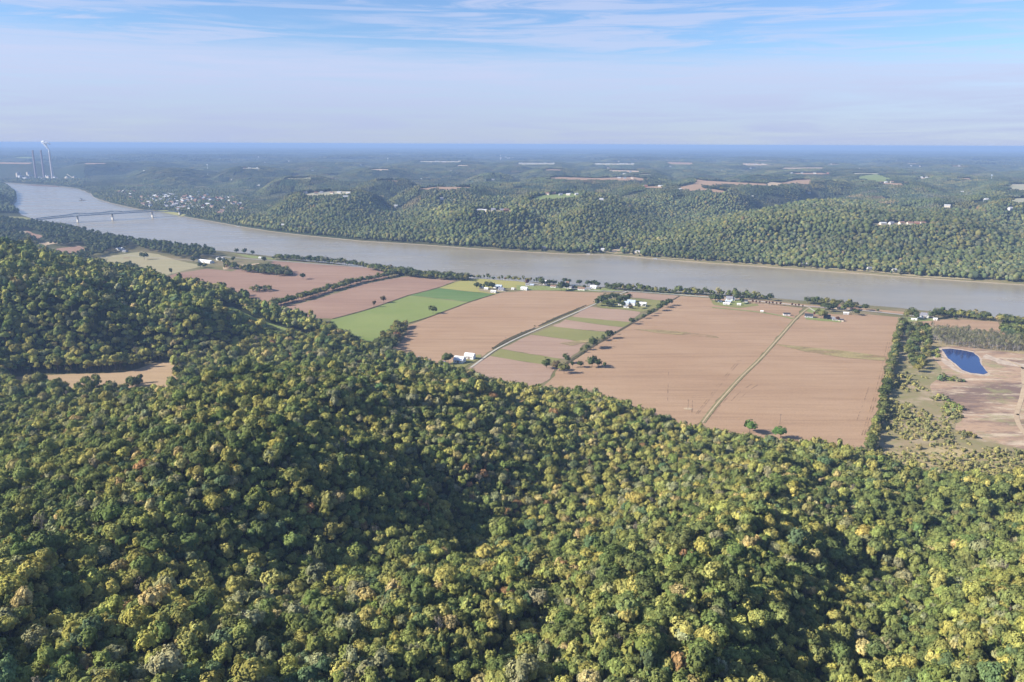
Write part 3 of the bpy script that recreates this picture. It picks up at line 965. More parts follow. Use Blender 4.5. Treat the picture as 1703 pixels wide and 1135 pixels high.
# wheel tracks and yards
t = NT('wheel_track'); n = t.noise(.06, t.pos(), 5, .7)
b = t.bsdf((.26, .165, .095), 1, .03); t.l(t.rng(n, .45, .62, 0, .5), b.inputs['Alpha']); MTRK = t.done(b)
for i, pts in enumerate(([(1160, 690), (1178, 668), (1205, 632), (1232, 600)], [(1157, 690), (1174, 668), (1201, 632), (1228, 600)], [(1185, 690), (1200, 672), (1216, 655)], [(1150, 695), (1152, 660)],
                         [(1437, 725), (1452, 680), (1466, 630), (1480, 570)], [(1433, 725), (1448, 680), (1462, 630), (1476, 570)], [(1425, 700), (1440, 660), (1446, 640)], [(1110, 668), (1112, 620)],
                         [(1216, 668), (1232, 650), (1250, 640)],[(1228, 668), (1244, 650), (1262, 640)])):
    ribbon('wheel_track', WP(pts, 0), 1.1, .55 + i * .003, MTRK)
for i, (pts, mk) in enumerate((([(858, 475), (900, 476), (1003, 481), (1000, 486), (940, 484), (860, 483)], 'verge'), ([(795, 480), (838, 479), (842, 486), (815, 488), (797, 484)], 'dry'), ([(1192, 502), (1225, 499), (1245, 502), (1240, 508), (1200, 508)], 'verge'), ([(1378, 514), (1428, 517), (1425, 521), (1380, 519)], 'dry'), ([(1338, 528), (1400, 533), (1398, 537), (1340, 532)], 'verge'))):
    polygon('yard', rough_edge(WP(pts, 0), 8, 2, i), .52 + i * .004, M[mk], kind='structure')

# lanes and the river road
lane1 = [(783, 612), (800, 600), (820, 584), (860, 563), (905, 544), (950, 524), (989, 506.5), (1010, 498), (1031, 489.5), (1045, 484.5)]
ribbon('farm_lane', WP(lane1, 0), 3.4, .62, M['lane'], 'pale gravel lane running from the white barns to the river road')
ribbon('ditch', WP([(818, 581), (840, 568), (868, 555), (890, 546)], 0), [2, 9, 8, 3], .60, M['ditch'])
ribbon('ditch', WP([(895, 543), (930, 527), (955, 517), (975, 508)], 0), [2, 7, 6, 2], .60, M['ditch'])
ribbon('ditch', WP([(1034, 485.5), (1042, 482.5)], 0), [3, 6], .60, M['ditch'])
lane2 = [(1168, 704), (1185, 681), (1203, 660), (1232, 628), (1264, 598), (1302, 555), (1320, 534), (1338, 517), (1347, 511.5)]
t = NT('weedy_verge'); n = t.noise(.25, t.pos(), 5)
M['verge2'] = t.done(t.bsdf(t.mix(t.rng(n, .35, .65), (.13, .135, .055), (.30, .24, .13)), 1, .05))
ribbon('verge', WP(lane2, 0), 6, .60, M['verge2'])
ribbon('farm_lane', WP(lane2, 0), 1.6, .64, M['straw'], 'thin farm lane with grassy verges splitting the two big brown fields')
ribbon('verge', WP([(1100, 511), (1060, 533), (1000, 568), (948, 600), (935, 612)], 0), 5, .60, M['ditch'])
ribbon('verge', WP([(1130, 493), (1112, 503)], 0), 3, .60, M['ditch'])
ribbon('verge', WP([(1184, 512), (1250, 518), (1300, 525), (1318, 531)], 0), 7, .61, M['verge'])
ribbon('verge', WP([(553, 531), (600, 519), (648, 503), (680, 491.5)], 0), 4, .60, M['ditch'])
ribbon('verge', WP([(680, 491.5), (730, 479), (755, 470)], 0), 2.5, .60, M['ditch'])
ribbon('verge', WP([(822, 490), (780, 503), (714, 528), (680, 538)], 0), 3, .60, M['ditch'])
road_px = [(330, 424), (400, 430), (460, 434.5), (545, 441), (620, 446), (700, 460.5), (803, 463), (870, 468.5), (915, 477), (1005, 485.5), (1045, 484.8), (1130, 491), (1240, 499.6), (1345, 510.3), (1430, 516.5), (1500, 524), (1560, 531)]
ribbon('road', WP(road_px, 0), 6.5, .66, M['road'], 'pale country road along the near river bank')
ribbon('road', WP([(1130, 491), (1240, 499.6), (1345, 510.3)], 0), 8, .67, M['lane'])
for pts in ([(205, 424), (240, 428), (300, 432), (345, 437)], [(868, 478), (885, 473), (905, 476)], [(560, 584), (600, 602), (648, 604)], [(1345, 512), (1362, 523), (1400, 531)]):
    ribbon('farm_lane', WP(pts, 0), 3.5, .63, M['lane'])
# mown strip on the flank of the left hill
strip_px = [(372, 512), (395, 528), (430, 541), (462, 553), (490, 560), (512, 564)]
STRIP = []
for q in strip_px:
    g = on_ground(*q); STRIP.append(g[:2])
STRIP = np.array(STRIP)
ribbon('grass_clearing', STRIP, [30, 52, 50, 40], .8, M['green'], None, 8, True)
# road cut on the far bank
for pts, w_ in (([(470, 374), (500, 378), (530, 383), (560, 388)], 6), ([(1005, 419), (1040, 421), (1080, 426)], 7), ([(1350, 446), (1450, 452), (1520, 460), (1620, 466)], 6), ([(1100, 430), (1180, 434), (1250, 440)], 4)):
    g = np.array([on_ground(*q)[:2] for q in pts])
    ribbon('riverside_road', g, w_ * .6, 1.2, M['dry'], None, 15, True)

# ------------------------------------------------------------------ where the far houses stand (the woods keep clear of them)
dens = [(252, 332, 16, 8, 18), (275, 328, 18, 6, 24), (292, 337, 22, 8, 38), (318, 334, 20, 6, 34), (345, 330, 22, 6, 30), (370, 333, 18, 6, 24), (330, 345, 30, 7, 18), (395, 340, 12, 10, 12), (212, 322, 14, 6, 14), (255, 343, 16, 5, 12), (290, 350, 14, 4, 6), (375, 352, 16, 6, 10)]
pcs = []
rg4 = np.random.default_rng(9)
for cx_, cy_, ax_, ay_, n_ in dens:
    for _ in range(n_):
        px_, py_ = cx_ + rg4.normal() * ax_ * .55, cy_ + rg4.normal() * ay_ * .5
        g = W(px_, py_, 4)
        if sdist_river(np.array([g[0]]), np.array([g[1]]))[0] < 35: continue
        if any((g[0] - q[0]) ** 2 + (g[1] - q[1]) ** 2 < 21 ** 2 for q in pcs): continue
        pcs.append(g)
halls = []
for a_, b_, y0, n_ in ((862, 924, 273, 9), (989, 1056, 273.8, 10), (698, 768, 269.8, 6), (504, 582, 323, 6), (790, 850, 352.5, 5), (1466, 1540, 374.5, 6), (905, 962, 325, 5), (1240, 1290, 274, 5), (1390, 1480, 259.8, 5), (830, 858, 263, 4), (1460, 1500, 305, 4), (400, 430, 281, 3), (1018, 1060, 298, 3), (1310, 1380, 290, 4), (1066, 1080, 312, 2), (1530, 1548, 297.5, 2)):
    for j in range(n_):
        px_ = a_ + (b_ - a_) * (j + .5 + rg4.uniform(-.35, .35)) / n_
        halls.append((px_, y0 + rg4.uniform(-.8, .8)))
for _ in range(26):
    halls.append((rg4.uniform(380, 1700), 262 + 34 * rg4.random() ** 1.5))
halls_at = [on_ground(*q) for q in halls]
alone_px = [(1003, 419), (905, 417), (1450, 452), (1490, 453), (1340, 444), (470, 378), (1060, 421), (575, 330), (660, 345), (560, 300), (735, 333), (1130, 318), (1098, 312), (1430, 282), (1250, 330), (1640, 335), (1575, 345), (480, 295), (600, 276), (655, 282), (1515, 277), (1490, 268), (1595, 277), (1180, 262), (95, 262), (240, 286), (345, 292), (700, 300), (760, 290), (820, 300), (860, 318), (1000, 335), (1345, 322), (1400, 345), (1680, 350), (1600, 322), (430, 310), (385, 300), (520, 285), (1115, 278), (1200, 285), (300, 268), (430, 262), (980, 262)]
alone_at = []
for q in alone_px:
    g = on_ground(*q)
    if q[1] > 370:
        g = list(g)
        while sdist_river(np.array([g[0]]), np.array([g[1]]))[0] < 20: g[1] += 3
        g[2] = float(H(g[0], g[1])); g = tuple(g)
    alone_at.append(g)
KEEP = [(q[0], q[1], 9, 42) for q in pcs] + [(q[0], q[1], 26 if math.hypot(q[0], q[1]) > 5200 else 14, min(380, math.hypot(q[0], q[1]) * .045)) for q in halls_at] + [(q[0], q[1], 10, math.hypot(q[0], q[1]) * .03) for q in alone_at]


def clear_of_houses(x, y, lowt, pad=0.0):
    """False where a wood would stand on a far house or just in front of it (yards and lanes)"""
    ok = np.ones(x.shape, bool)
    for hx_, hy_, r0, L in KEEP:
        nrm = math.hypot(hx_, hy_); ux, uy = hx_ / nrm, hy_ / nrm
        dx, dy = x - hx_, y - hy_
        s_ = dx * ux + dy * uy; p_ = np.abs(-dx * uy + dy * ux)
        ok &= ~((p_ < r0 + pad) & (s_ < r0 + pad) & (s_ > -r0 - pad))
        lowt |= (p_ < r0 + pad) & (s_ < r0) & (s_ > -L)
    return ok


def clear_of_fields(x, y, lowt, pad=0.0, htree=13.0):
    """False on a far field and on the cleared margin before it"""
    ok = np.ones(x.shape, bool)
    r = np.hypot(x, y); ux, uy = x / r, y / r; hz_ = H(x, y)
    for (p_, z_, k_, l_), (c_, rad) in zip(FF, FFbb):
        m = np.hypot(x - c_[0], y - c_[1]) < rad + 900
        if not m.any(): continue
        L = np.minimum(r[m] * htree / (CAM_Z - z_), 420)
        bad = np.zeros(m.sum(), bool)
        for s_ in (.25, .5, .75, 1):
            bad |= inside(x[m] + ux[m] * L * s_, y[m] + uy[m] * L * s_, p_)
        lowt[m] |= bad & (hz_[m] > z_ - 9)
        ok[m] &= ~(sdist(x[m], y[m], p_) < pad)
    return ok


# ------------------------------------------------------------------ woods
TINTS = np.array([[.115, .152, .058], [.17, .208, .072], [.255, .265, .09], [.32, .315, .10], [.36, .315, .15], [.29, .185, .10], [.22, .235, .135], [.10, .15, .08]])
TNAMES = ['dark green', 'mid green', 'olive', 'yellow-green', 'golden tan', 'russet', 'grey-green', 'bluish green']


def tints(x, y, rg, autumn=1.0):
    n = len(x)
    w = np.array([.23, .26, .27, .085, .03, .005, .085, .035])
    q = fbm(x, y, 170, 61, 2) - .5
    q2 = fbm(x, y, 60, 71, 2) - .5
    W_ = np.tile(w, (n, 1))
    warm = np.clip(1 + (q * 3.2 + q2 * 2.0), .15, 3) * autumn
    W_[:, 3:6] *= warm[:, None]; W_[:, 2] *= np.sqrt(warm)
    for j in range(8):
        W_[:, j] *= np.exp(3.2 * (fbm(x, y, 115, 301 + 7 * j, 2) - .5))
    cum = np.cumsum(W_ / W_.sum(1, keepdims=True), 1)
    k = (rg.random(n)[:, None] > cum).sum(1)
    k = np.clip(k, 0, 7)
    c = TINTS[k] * rg.uniform(.82, 1.25, (n, 1)) * (1 + rg.normal(size=(n, 3)) * .04)
    return np.clip(c * np.array([1.12, 1.08, .97]), .01, .6), k


def jgrid(x0, x1, y0, y1, cell, rg, jit=.44):
    nx, ny = int((x1 - x0) / cell), int((y1 - y0) / cell)
    X, Y = np.meshgrid(np.arange(nx), np.arange(ny))
    x = x0 + (X + .5 + (Y % 2) * .5 + rg.uniform(-jit, jit, X.shape)) * cell
    y = y0 + (Y + .5 + rg.uniform(-jit, jit, X.shape)) * cell
    return x.ravel(), y.ravel()


def inview(x, y, extra_=4.0, behind=0):
    a = np.degrees(np.arctan2(x, np.maximum(y, 1)))
    return ((np.abs(a) < 33.2 + extra_) | (np.abs(x) < np.abs(y) * .66 + 170)) & (y > behind)


def slopes(x, y, e=12.0):
    return (H(x + e, y) - H(x - e, y)) / (2 * e), (H(x, y + e) - H(x, y - e)) / (2 * e)


rg = np.random.default_rng(11)
houses_keepout = []

# near hills
x, y = jgrid(-1400, 1000, 100, 2700, 4.8, rg)
r_ = np.hypot(x, y)
k = inview(x, y, 5) & (r_ > 140)
x, y = x[k], y[k]
k = inside(x, y, hill_poly)
x, y = x[k], y[k]
r_ = np.hypot(x, y)
k = ~inside(x, y, VF) & (sdist(x, y, VF) > 2.5)
k &= dline(x, y, STRIP) > 24
x, y, r_ = x[k], y[k], r_[k]
# thin out towards the scrub on the right
pxs, pys, dep = PX(x, y, np.zeros_like(x))
thin = (pxs > 1460) & (pys < 845)
k = ~(thin & (rg.random(len(x)) < sstep(845, 790, pys) * .6))
# thin with distance where each tree is tiny
k &= (r_ < 1000) | (rg.random(len(x)) < np.where(r_ < 1300, .64, .41))
x, y, r_ = x[k], y[k], r_[k]
z = H(x, y)
n = len(x)
tint, cls = tints(x, y, rg)
edge = sdist(x, y, hill_poly)
size = np.clip(rg.normal(.555, .17, n), .27, 1.2) * np.where(r_ > 1300, 1.5, np.where(r_ > 1000, 1.27, 1))
size *= np.where(edge > -25, .82, 1)
size *= .78 + .5 * fbm(x, y, 75, 401, 2)
hgt = np.maximum(size, .55) * rg.uniform(.86, 1.22, n)
isA = r_ < 1250
idx = np.where(isA, np.array(IDX_A)[rg.integers(0, len(IDX_A), n)], np.array(IDX_B)[rg.integers(0, len(IDX_B), n)])
bare = isA & (rg.random(n) < .014)
idx = np.where(bare, np.array(IDX_BARE)[rg.integers(0, 3, n)], idx)
tint = np.where(bare[:, None], np.array([.17, .15, .11]), tint)
low = isA & (edge > -18)
idx = np.where(low & ~bare, np.array(IDX_L)[rg.integers(0, 6, n)], idx)
hgt = np.where(low, hgt * 1.25, hgt)
rz = rg.uniform(0, 6.283, n)
ppx, ppy, pd = PX(x, y, z + 12 * hgt)
infr = (ppx > -8) & (ppx < 1711) & (ppy < 1135 + 10) & (ppy > 0)
app = np.where(infr, size / pd, 0)
order = np.argsort(-app)
sel = np.zeros(n, bool); sel[order[:300]] = True
rest = ~sel
# undergrowth between the trees
xu, yu = jgrid(-700, 700, 150, 1100, 8, rg)
k = inview(xu, yu, 4) & inside(xu, yu, hill_poly) & ~inside(xu, yu, VF) & (np.hypot(xu, yu) < 1100) & (np.hypot(xu, yu) > 150)
xu, yu = xu[k], yu[k]; nu = len(xu)
tu, _ = tints(xu, yu, rg)
pts = np.c_[np.r_[x[rest], xu], np.r_[y[rest], yu], np.r_[z[rest], H(xu, yu)]]
rot = np.zeros((len(pts), 3)); rot[:, 2] = np.r_[rz[rest], rg.uniform(0, 6.28, nu)]
su = rg.uniform(1.2, 2.4, nu)
scl = np.c_[np.r_[size[rest], su], np.r_[size[rest], su], np.r_[hgt[rest], su * 1.2]]
ids = np.r_[idx[rest], np.array(IDX_S)[rg.integers(0, 4, nu)]]
tt = np.r_[tint[rest], tu * .8]
rr_ = np.hypot(pts[:, 0], pts[:, 1])
behind_valley = np.zeros(len(pts), bool)
NB = WP([(-900, 700), (0, 660), (70, 652), (285, 662), (330, 632), (420, 608), (520, 596), (700, 598), (700, 560), (-900, 380)], 3)
lefthill = inside(pts[:, 0], pts[:, 1], NB) | (rr_ > 1150)
a = ~lefthill
instancer('forest', pts[a], rot[a], scl[a], ids[a], tt[a], 'dense early autumn broadleaf forest covering the near ridges and gullies', 'forest')
a = lefthill
instancer('wooded_hill', pts[a], rot[a], scl[a], ids[a], tt[a], 'dark green wooded hill and valley wood at the left, beyond the small tan field', 'woods')
print('near trees', n, 'rest', rest.sum())

# individual trees: the 300 that show largest
I = order[:300]
ix, iy = ppx[I], ppy[I]
cellx = np.clip((ix / 1703 * 10).astype(int), 0, 9)
row = np.argsort(np.argsort(-iy)) // 75
FORM = ['rounded', 'broad', 'tall', 'spreading', 'full', 'slender', 'lobed', 'low domed', 'narrow']
places = ['at the far left of the frame', 'two tenths of the way in from the left', 'three tenths of the way in from the left', 'just left of the middle', 'at the middle, slightly left',
          'at the middle, slightly right', 'just right of the middle', 'three tenths of the way in from the right', 'two tenths of the way in from the right', 'at the far right of the frame']
rows = ['bottom edge', 'second tier', 'third tier', 'fourth tier']
ords = ['first', 'second', 'third', 'fourth', 'fifth', 'sixth', 'seventh', 'eighth', 'ninth', 'tenth', 'eleventh', 'twelfth', 'thirteenth', 'fourteenth']
groups_ = {}
for q, i in enumerate(I):
    groups_.setdefault((row[q], cls[i], bool(bare[i])), []).append(q)
name_of = {}
for key, mem in groups_.items():
    mem.sort(key=lambda q: ix[q])
    for j, q in enumerate(mem):
        name_of[q] = (j, len(mem))


def ordinal(j, n_):
    if n_ == 1: return 'only'
    if j == 0: return 'leftmost'
    if j == n_ - 1: return 'rightmost'
    w_ = ['', '', 'second', 'third', 'fourth', 'fifth', 'sixth', 'seventh', 'eighth', 'ninth', 'tenth', 'eleventh', 'twelfth', 'thirteenth', 'fourteenth', 'fifteenth', 'sixteenth', 'seventeenth', 'eighteenth', 'nineteenth', 'twentieth', 'twenty-first', 'twenty-second', 'twenty-third', 'twenty-fourth', 'twenty-fifth', 'twenty-sixth', 'twenty-seventh', 'twenty-eighth', 'twenty-ninth', 'thirtieth']
    if j < n_ / 2: return w_[min(j + 1, 30)] + ' from the left'
    return w_[min(n_ - j, 30)] + ' from the right'


def place_tree(name, kinds, k, loc, rz_, sx, sz, tint_, label, cat, group):
    root = empty(name, loc, rz_)
    tag(root, label, cat, group)
    cm, tm = kinds[k]
    c = link('crown', cm, root); c['tint'] = [float(v) for v in tint_]
    t_ = link('trunk', tm, root)
    for o in (c, t_): o.scale = (sx, sx, sz)
    return root


for q, i in enumerate(I):
    cid = idx[i]
    if bare[i]: kinds, kk, form, cn = bare_kinds, IDX_BARE.index(cid), 'thin-leaved', 'greyish half-bare'
    elif cid in IDX_A: kinds, kk = near_kinds, IDX_A.index(cid); form, cn = FORM[kk], TNAMES[cls[i]]
    else: kinds, kk, form, cn = lone_kinds, IDX_L.index(cid), 'full', TNAMES[cls[i]]
    j, m_ = name_of[q]
    tier = ['bottommost quarter', 'second quarter up', 'third quarter up', 'topmost quarter'][row[q]]
    lab = '%s %s tree, %s %s one, %s of the nearest trees' % (form, cn, ordinal(j, m_), cn.split()[0] if bare[i] else cn, tier)
    w_ = lab.split()
    if len(w_) > 16: lab = '%s %s tree, %s %s one, %s of nearest' % (form, cn, ordinal(j, m_), cn, tier)
    if len(lab.split()) > 16: lab = '%s tree, %s %s one, %s of nearest' % (form, ordinal(j, m_), cn, tier)
    place_tree('forest_tree', kinds, kk, (float(x[i]), float(y[i]), float(z[i])), float(rz[i]), float(size[i]), float(hgt[i]), tint[i], lab, 'tree', 'nearest trees of the forest')


# woods on the plain
def fill(polys_px, cell, rg, z0=0):
    X, Y = [], []
    for pp in polys_px:
        P_ = WP(pp, z0)
        a_, b_ = P_.min(0), P_.max(0)
        xx, yy = jgrid(a_[0], b_[0], a_[1], b_[1], cell, rg)
        k_ = inside(xx, yy, P_)
        X.append(xx[k_]); Y.append(yy[k_])
    return np.concatenate(X), np.concatenate(Y)


def along(px_, width, step, rg, z0=0):
    P_ = WP(px_, z0); X = []
    for a_, b_ in zip(P_[:-1], P_[1:]):
        L = np.hypot(*(b_ - a_)); k_ = max(1, int(L / step))
        d_ = (b_ - a_) / L; nn = np.array([-d_[1], d_[0]])
        nw = max(1, int(round(width / 9)))
        for j in range(k_):
            for w_ in range(nw):
                X.append(a_ + d_ * (j + rg.uniform(-.3, .3)) * step + nn * ((w_ + .5 - nw / 2) * 9 + rg.uniform(-2.5, 2.5)))
    X = np.array(X)
    return X[:, 0], X[:, 1]


def mass(name, x_, y_, ids_pool, smin, smax, label, cat, autumn=1.0, tall=1.0, tint_fix=None, zoff=0):
    n_ = len(x_)
    tn, _ = tints(x_, y_, rg, autumn * .7)
    if cat != 'scrub': tn = tn * .66 * np.array([1, .98, 1.05])
    if tint_fix is not None:
        tn = tn * .45 + np.array(tint_fix) * .55 * rg.uniform(.75, 1.25, (n_, 1))
    s_ = rg.uniform(smin, smax, n_)
    rt = np.zeros((n_, 3)); rt[:, 2] = rg.uniform(0, 6.28, n_)
    return instancer(name, np.c_[x_, y_, H(x_, y_) + zoff], rt, np.c_[s_, s_, s_ * tall * rg.uniform(.85, 1.15, n_)], np.array(ids_pool)[rg.integers(0, len(ids_pool), n_)], tn, label, cat)


g = along([(452, 511), (498, 499), (545, 485), (600, 470), (648, 461), (668, 456)], 20, 7.5, rg)
mass('tree_belt', *g, IDX_L, .75, 1.05, 'long dark tree belt crossing between the two left brown fields', 'tree belt', .6)
g1 = along([(458, 432), (515, 436), (560, 440), (618, 445)], 20, 8.5, rg); g2 = along([(622, 448), (680, 459), (730, 464), (786, 466)], 40, 8.5, rg)
mass('tree_belt', np.r_[g1[0], g2[0]], np.r_[g1[1], g2[1]], IDX_L, .8, 1.25, 'tree belt on the near river bank behind the left brown fields', 'tree belt', .8)
g = along([(788, 463), (830, 465), (870, 468), (905, 473)], 12, 8, rg)
mass('tree_belt', *g, IDX_L, .6, .95, 'thin tree line on the river bank behind the yellow crop', 'tree belt', .8)
g = along([(1009, 481), (1060, 484.5), (1100, 487), (1140, 489.5), (1175, 491), (1210, 493.5), (1275, 498)], 16, 7.5, rg)
mass('tree_belt', *g, IDX_L, .6, 1.15, 'uneven tree line on the river bank above the strip fields', 'tree belt', 1.1)
g = along([(1345, 505), (1385, 509), (1430, 513)], 14, 8, rg); g3 = along([(1560, 525), (1610, 529), (1660, 534), (1720, 543), (1800, 552)], 30, 8, rg)
mass('tree_belt', np.r_[g[0], g3[0]], np.r_[g[1], g3[1]], IDX_L, .75, 1.1, 'tree line on the near river bank at the right', 'tree belt', .5)
g = along([(1446, 752), (1452, 725), (1464, 690), (1475, 645), (1486, 595), (1494, 562), (1502, 537)], 12, 6.2, rg)
mass('tree_belt', *g, IDX_L, .62, 1.05, 'tall dark shelter belt along the right edge of the big brown field', 'tree belt', .7)
g = fill([[(1508, 543), (1545, 547), (1550, 556), (1543, 585), (1545, 600), (1532, 622), (1512, 612), (1506, 575)]], 10.5, rg)
mass('copse', *g, IDX_L, .6, 1.0, 'dark copse between the shelter belt and the blue pond', 'copse', .5)
g = fill([[(1548, 552), (1620, 561), (1703, 570), (1850, 582), (1850, 600), (1703, 588), (1600, 580), (1552, 573)]], 6.0, rg)
mass('grey_copse', *g, IDX_BARE, .6, .95, 'band of slender greyish half-bare trees behind the pond', 'copse', .6, 1.1, (.2, .19, .12))
g = fill([[(1668, 548), (1703, 548), (1850, 565), (1850, 580), (1703, 575), (1672, 566)]], 10, rg)
mass('copse', *g, IDX_L, .9, 1.3, 'green copse at the right edge beside the small brown field', 'copse', .3)
g = fill([[(585, 603), (619, 589), (638, 562), (659, 548), (682, 541), (672, 562), (661, 580), (648, 600), (600, 608)],
          [(540, 545), (575, 560), (600, 580), (640, 596), (640, 606), (560, 600), (520, 580)]], 9.5, rg)
mass('copse', *g, IDX_L, .7, 1.1, 'rounded trees at the foot of the light green field', 'copse', 1.0)
g = fill([[(292, 614), (330, 606), (390, 600), (440, 600), (420, 612), (390, 622), (330, 630), (292, 630)], [(205, 640), (235, 636), (238, 644), (215, 652)]], 8.5, rg, 4)
mass('copse', *g, IDX_L, .7, 1.0, 'dark copse at the right end of the small tan valley field', 'copse', .5)
g = fill([[(-60, 367), (0, 367), (60, 374), (100, 380), (150, 390), (210, 402), (215, 412), (190, 420), (160, 426), (148, 421), (140, 408), (112, 397), (75, 391), (45, 383), (15, 387), (-60, 390)],
          [(210, 402), (300, 414), (350, 421), (362, 427), (330, 434), (290, 430), (265, 422), (235, 417)],
          [(80, 408), (130, 402), (140, 408), (100, 412)], [(140, 425), (150, 424), (175, 424), (165, 428), (140, 438), (120, 432)],
          [(-60, 390), (20, 391), (60, 400), (66, 412), (30, 406), (-60, 400)], [(70, 398), (110, 391), (120, 396), (76, 404)]], 13, rg)
mass('river_bottom_wood', *g, IDX_B, .85, 1.3, 'patchy woods around small clearings on the left river plain', 'woods', .7, 1.0, (.07, .10, .05))
g = fill([[(400, 450), (440, 446), (480, 453), (486, 460), (460, 460), (405, 453)], [(368, 442), (400, 447), (400, 449), (375, 448)]], 9, rg)
mass('copse', *g, IDX_L, .7, 1.15, 'dark copse in the left brown field near the river bank', 'copse', .3)
g = fill([[(417, 485), (440, 481), (456, 482), (454, 485), (420, 488)]], 8, rg)
mass('copse', *g, IDX_L, .55, .85, 'small low copse standing alone in the left brown field', 'copse', .6)
g = fill([[(238, 456), (262, 462), (286, 458), (262, 466), (240, 462)], [(195, 445), (215, 441), (240, 452), (232, 456), (205, 451)], [(405, 490), (412, 490), (412, 498), (398, 500), (380, 495)]], 11, rg)
mass('copse', *g, IDX_L, .6, .9, 'ragged trees along the edge of the pale hay meadow', 'copse', .6)
# left headland
g = fill([[(-200, 298), (-60, 300), (0, 305), (14, 313), (25, 322), (25, 331), (16, 344), (32, 355), (-200, 357)], [(-200, 366), (0, 367), (-60, 380)]], 15, rg)
mass('headland_wood', *g, IDX_C1, 1.1, 1.6, 'wooded headland on the near bank at the left edge', 'woods', .5, 1.0, (.07, .10, .05))

# scrub
xs_, ys_ = fill([[(1452, 748), (1460, 720), (1478, 660), (1496, 620), (1540, 622), (1552, 655), (1600, 685), (1590, 714), (1640, 735), (1703, 752), (1900, 790), (1900, 835), (1703, 832), (1600, 812), (1490, 795), (1450, 770)]], 4.6, rg)
a = fbm(xs_, ys_, 55, 81, 3)
k = a + rg.uniform(-.2, .2, len(a)) > .44
pxx, pyy, _ = PX(xs_, ys_, np.zeros_like(xs_))
k |= (pyy > 755) & (rg.random(len(a)) < .75)
xs_, ys_ = xs_[k], ys_[k]
mass('scrub', xs_, ys_, IDX_S, .4, 1.45, 'low yellowish scrub and saplings between the shelter belt and the bare ground', 'scrub', 2.2, 1.0, (.29, .265, .12))
g = fill([[(1556, 626), (1600, 628), (1604, 636), (1560, 634)], [(1556, 583), (1562, 590), (1566, 600), (1550, 590)], [(1560, 660), (1590, 672), (1600, 688), (1575, 690)]], 7, rg)
mass('scrub', *g, IDX_S, .9, 1.8, 'bushes scattered around the pond and bare ground', 'scrub', 1.0)
for pts, lb in (([(820, 579), (868, 553), (950, 518), (975, 507)], 'dark weeds along the gravel lane by the white barns'),
                ([(1100, 509), (1052, 537), (1000, 569), (945, 603)], 'low hedge line dividing the strip fields from the big brown field')):
    g = along(pts, 3, 5, rg)
    k = rg.random(len(g[0])) < .5
    mass('hedge_weeds', g[0][k], g[1][k], IDX_S, .25, .6, lb, 'weeds', .6, .8)

# far bank, single trees up close, patches of canopy farther off
x, y = jgrid(-5200, 1900, 1250, 6600, 8.3, rg)
k = inview(x, y, 3); x, y = x[k], y[k]
k = inside(x, y, far_region); x, y = x[k], y[k]
r_ = np.hypot(x, y)
twn = inside(x, y, town_poly)
plt_ = inside(x, y, plant_poly)
k = (r_ < 3500) | twn | (plt_ & (rg.random(len(x)) < .3))
x, y, r_, twn = x[k], y[k], r_[k], twn[k]
bank = dline(x, y, far_b)
k = bank > 3
k &= ~(twn & (rg.random(len(x)) < .35))
# open ground between river road and bluff
gap = (bank > 26) & (bank < 44) & (fbm(x, y, 160, 91, 2) > .5)
k &= ~gap
lowt = np.zeros(x.shape, bool)
k &= clear_of_houses(x, y, lowt) & clear_of_fields(x, y, lowt)
CL = [np.array([on_ground(*q)[:2] for q in pp]) for pp in ([(1012, 419), (1035, 411), (1052, 409), (1056, 414), (1030, 422)], [(470, 379), (500, 378), (530, 384), (500, 386)], [(255, 352), (275, 350), (310, 358), (300, 362), (270, 356)])]
for c_ in CL: k &= ~inside(x, y, c_)
x, y, r_, twn, lowt = x[k], y[k], r_[k], twn[k], lowt[k]
n = len(x)
z = H(x, y)
tn, _ = tints(x, y, rg, .6)
s_ = np.clip(rg.normal(.88, .18, n), .5, 1.4) * np.where(twn, .72, 1) * np.where(lowt, .5, 1)
rt = np.zeros((n, 3)); rt[:, 2] = rg.uniform(0, 6.28, n)
tn = (tn * .6 + np.array([.125, .16, .095]) * .4) * .62
tn = tn * (.62 + .8 * fbm(x, y, 240, 411, 3))[:, None]
s_ = s_ * (.75 + .5 * fbm(x, y, 110, 421, 2))
P1, R1, S1, I1, T1 = np.c_[x, y, z], rt, np.c_[s_, s_, s_ * rg.uniform(.9, 1.2, n)], np.array(IDX_C1)[rg.integers(0, len(IDX_C1), n)], tn
for c_, mk in zip(CL, ('straw', 'dry', 'strip')):
    polygon('clearing', c_, np.array([float(H(q[0], q[1])) + 1.0 for q in c_]), M[mk], kind='structure')

x, y = jgrid(-8500, 8500, 1500, 11500, 60, rg, .3)
k = inview(x, y, 3); x, y = x[k], y[k]
k = inside(x, y, far_region); x, y = x[k], y[k]
r_ = np.hypot(x, y)
k = (r_ > 3470) & (r_ < 11000) & ~inside(x, y, town_poly)
k &= dline(x, y, far_b) > 34
k &= sdist(x, y, plant_poly) > 20
lowt = np.zeros(x.shape, bool)
k &= clear_of_houses(x, y, lowt, 16) & clear_of_fields(x, y, lowt, 18)
x, y, r_, lowt = x[k], y[k], r_[k], lowt[k]; n = len(x)
sx_, sy_ = slopes(x, y, 22)
rt = np.c_[np.arctan(sy_), -np.arctan(sx_), np.zeros(n)]
fl1, fl2 = rg.choice([-1, 1], n), rg.choice([-1, 1], n)
tn, _ = tints(x, y, rg, .6)
base = np.array([.030, .042, .036])
tn = tn * .27 + base * .55 * rg.uniform(.8, 1.2, (n, 1)) * (1 + (fbm(x, y, 700, 33, 2)[:, None] - .5) * .5)
tn = tn * (.5 + 1.0 * fbm(x, y, 420, 431, 3))[:, None]
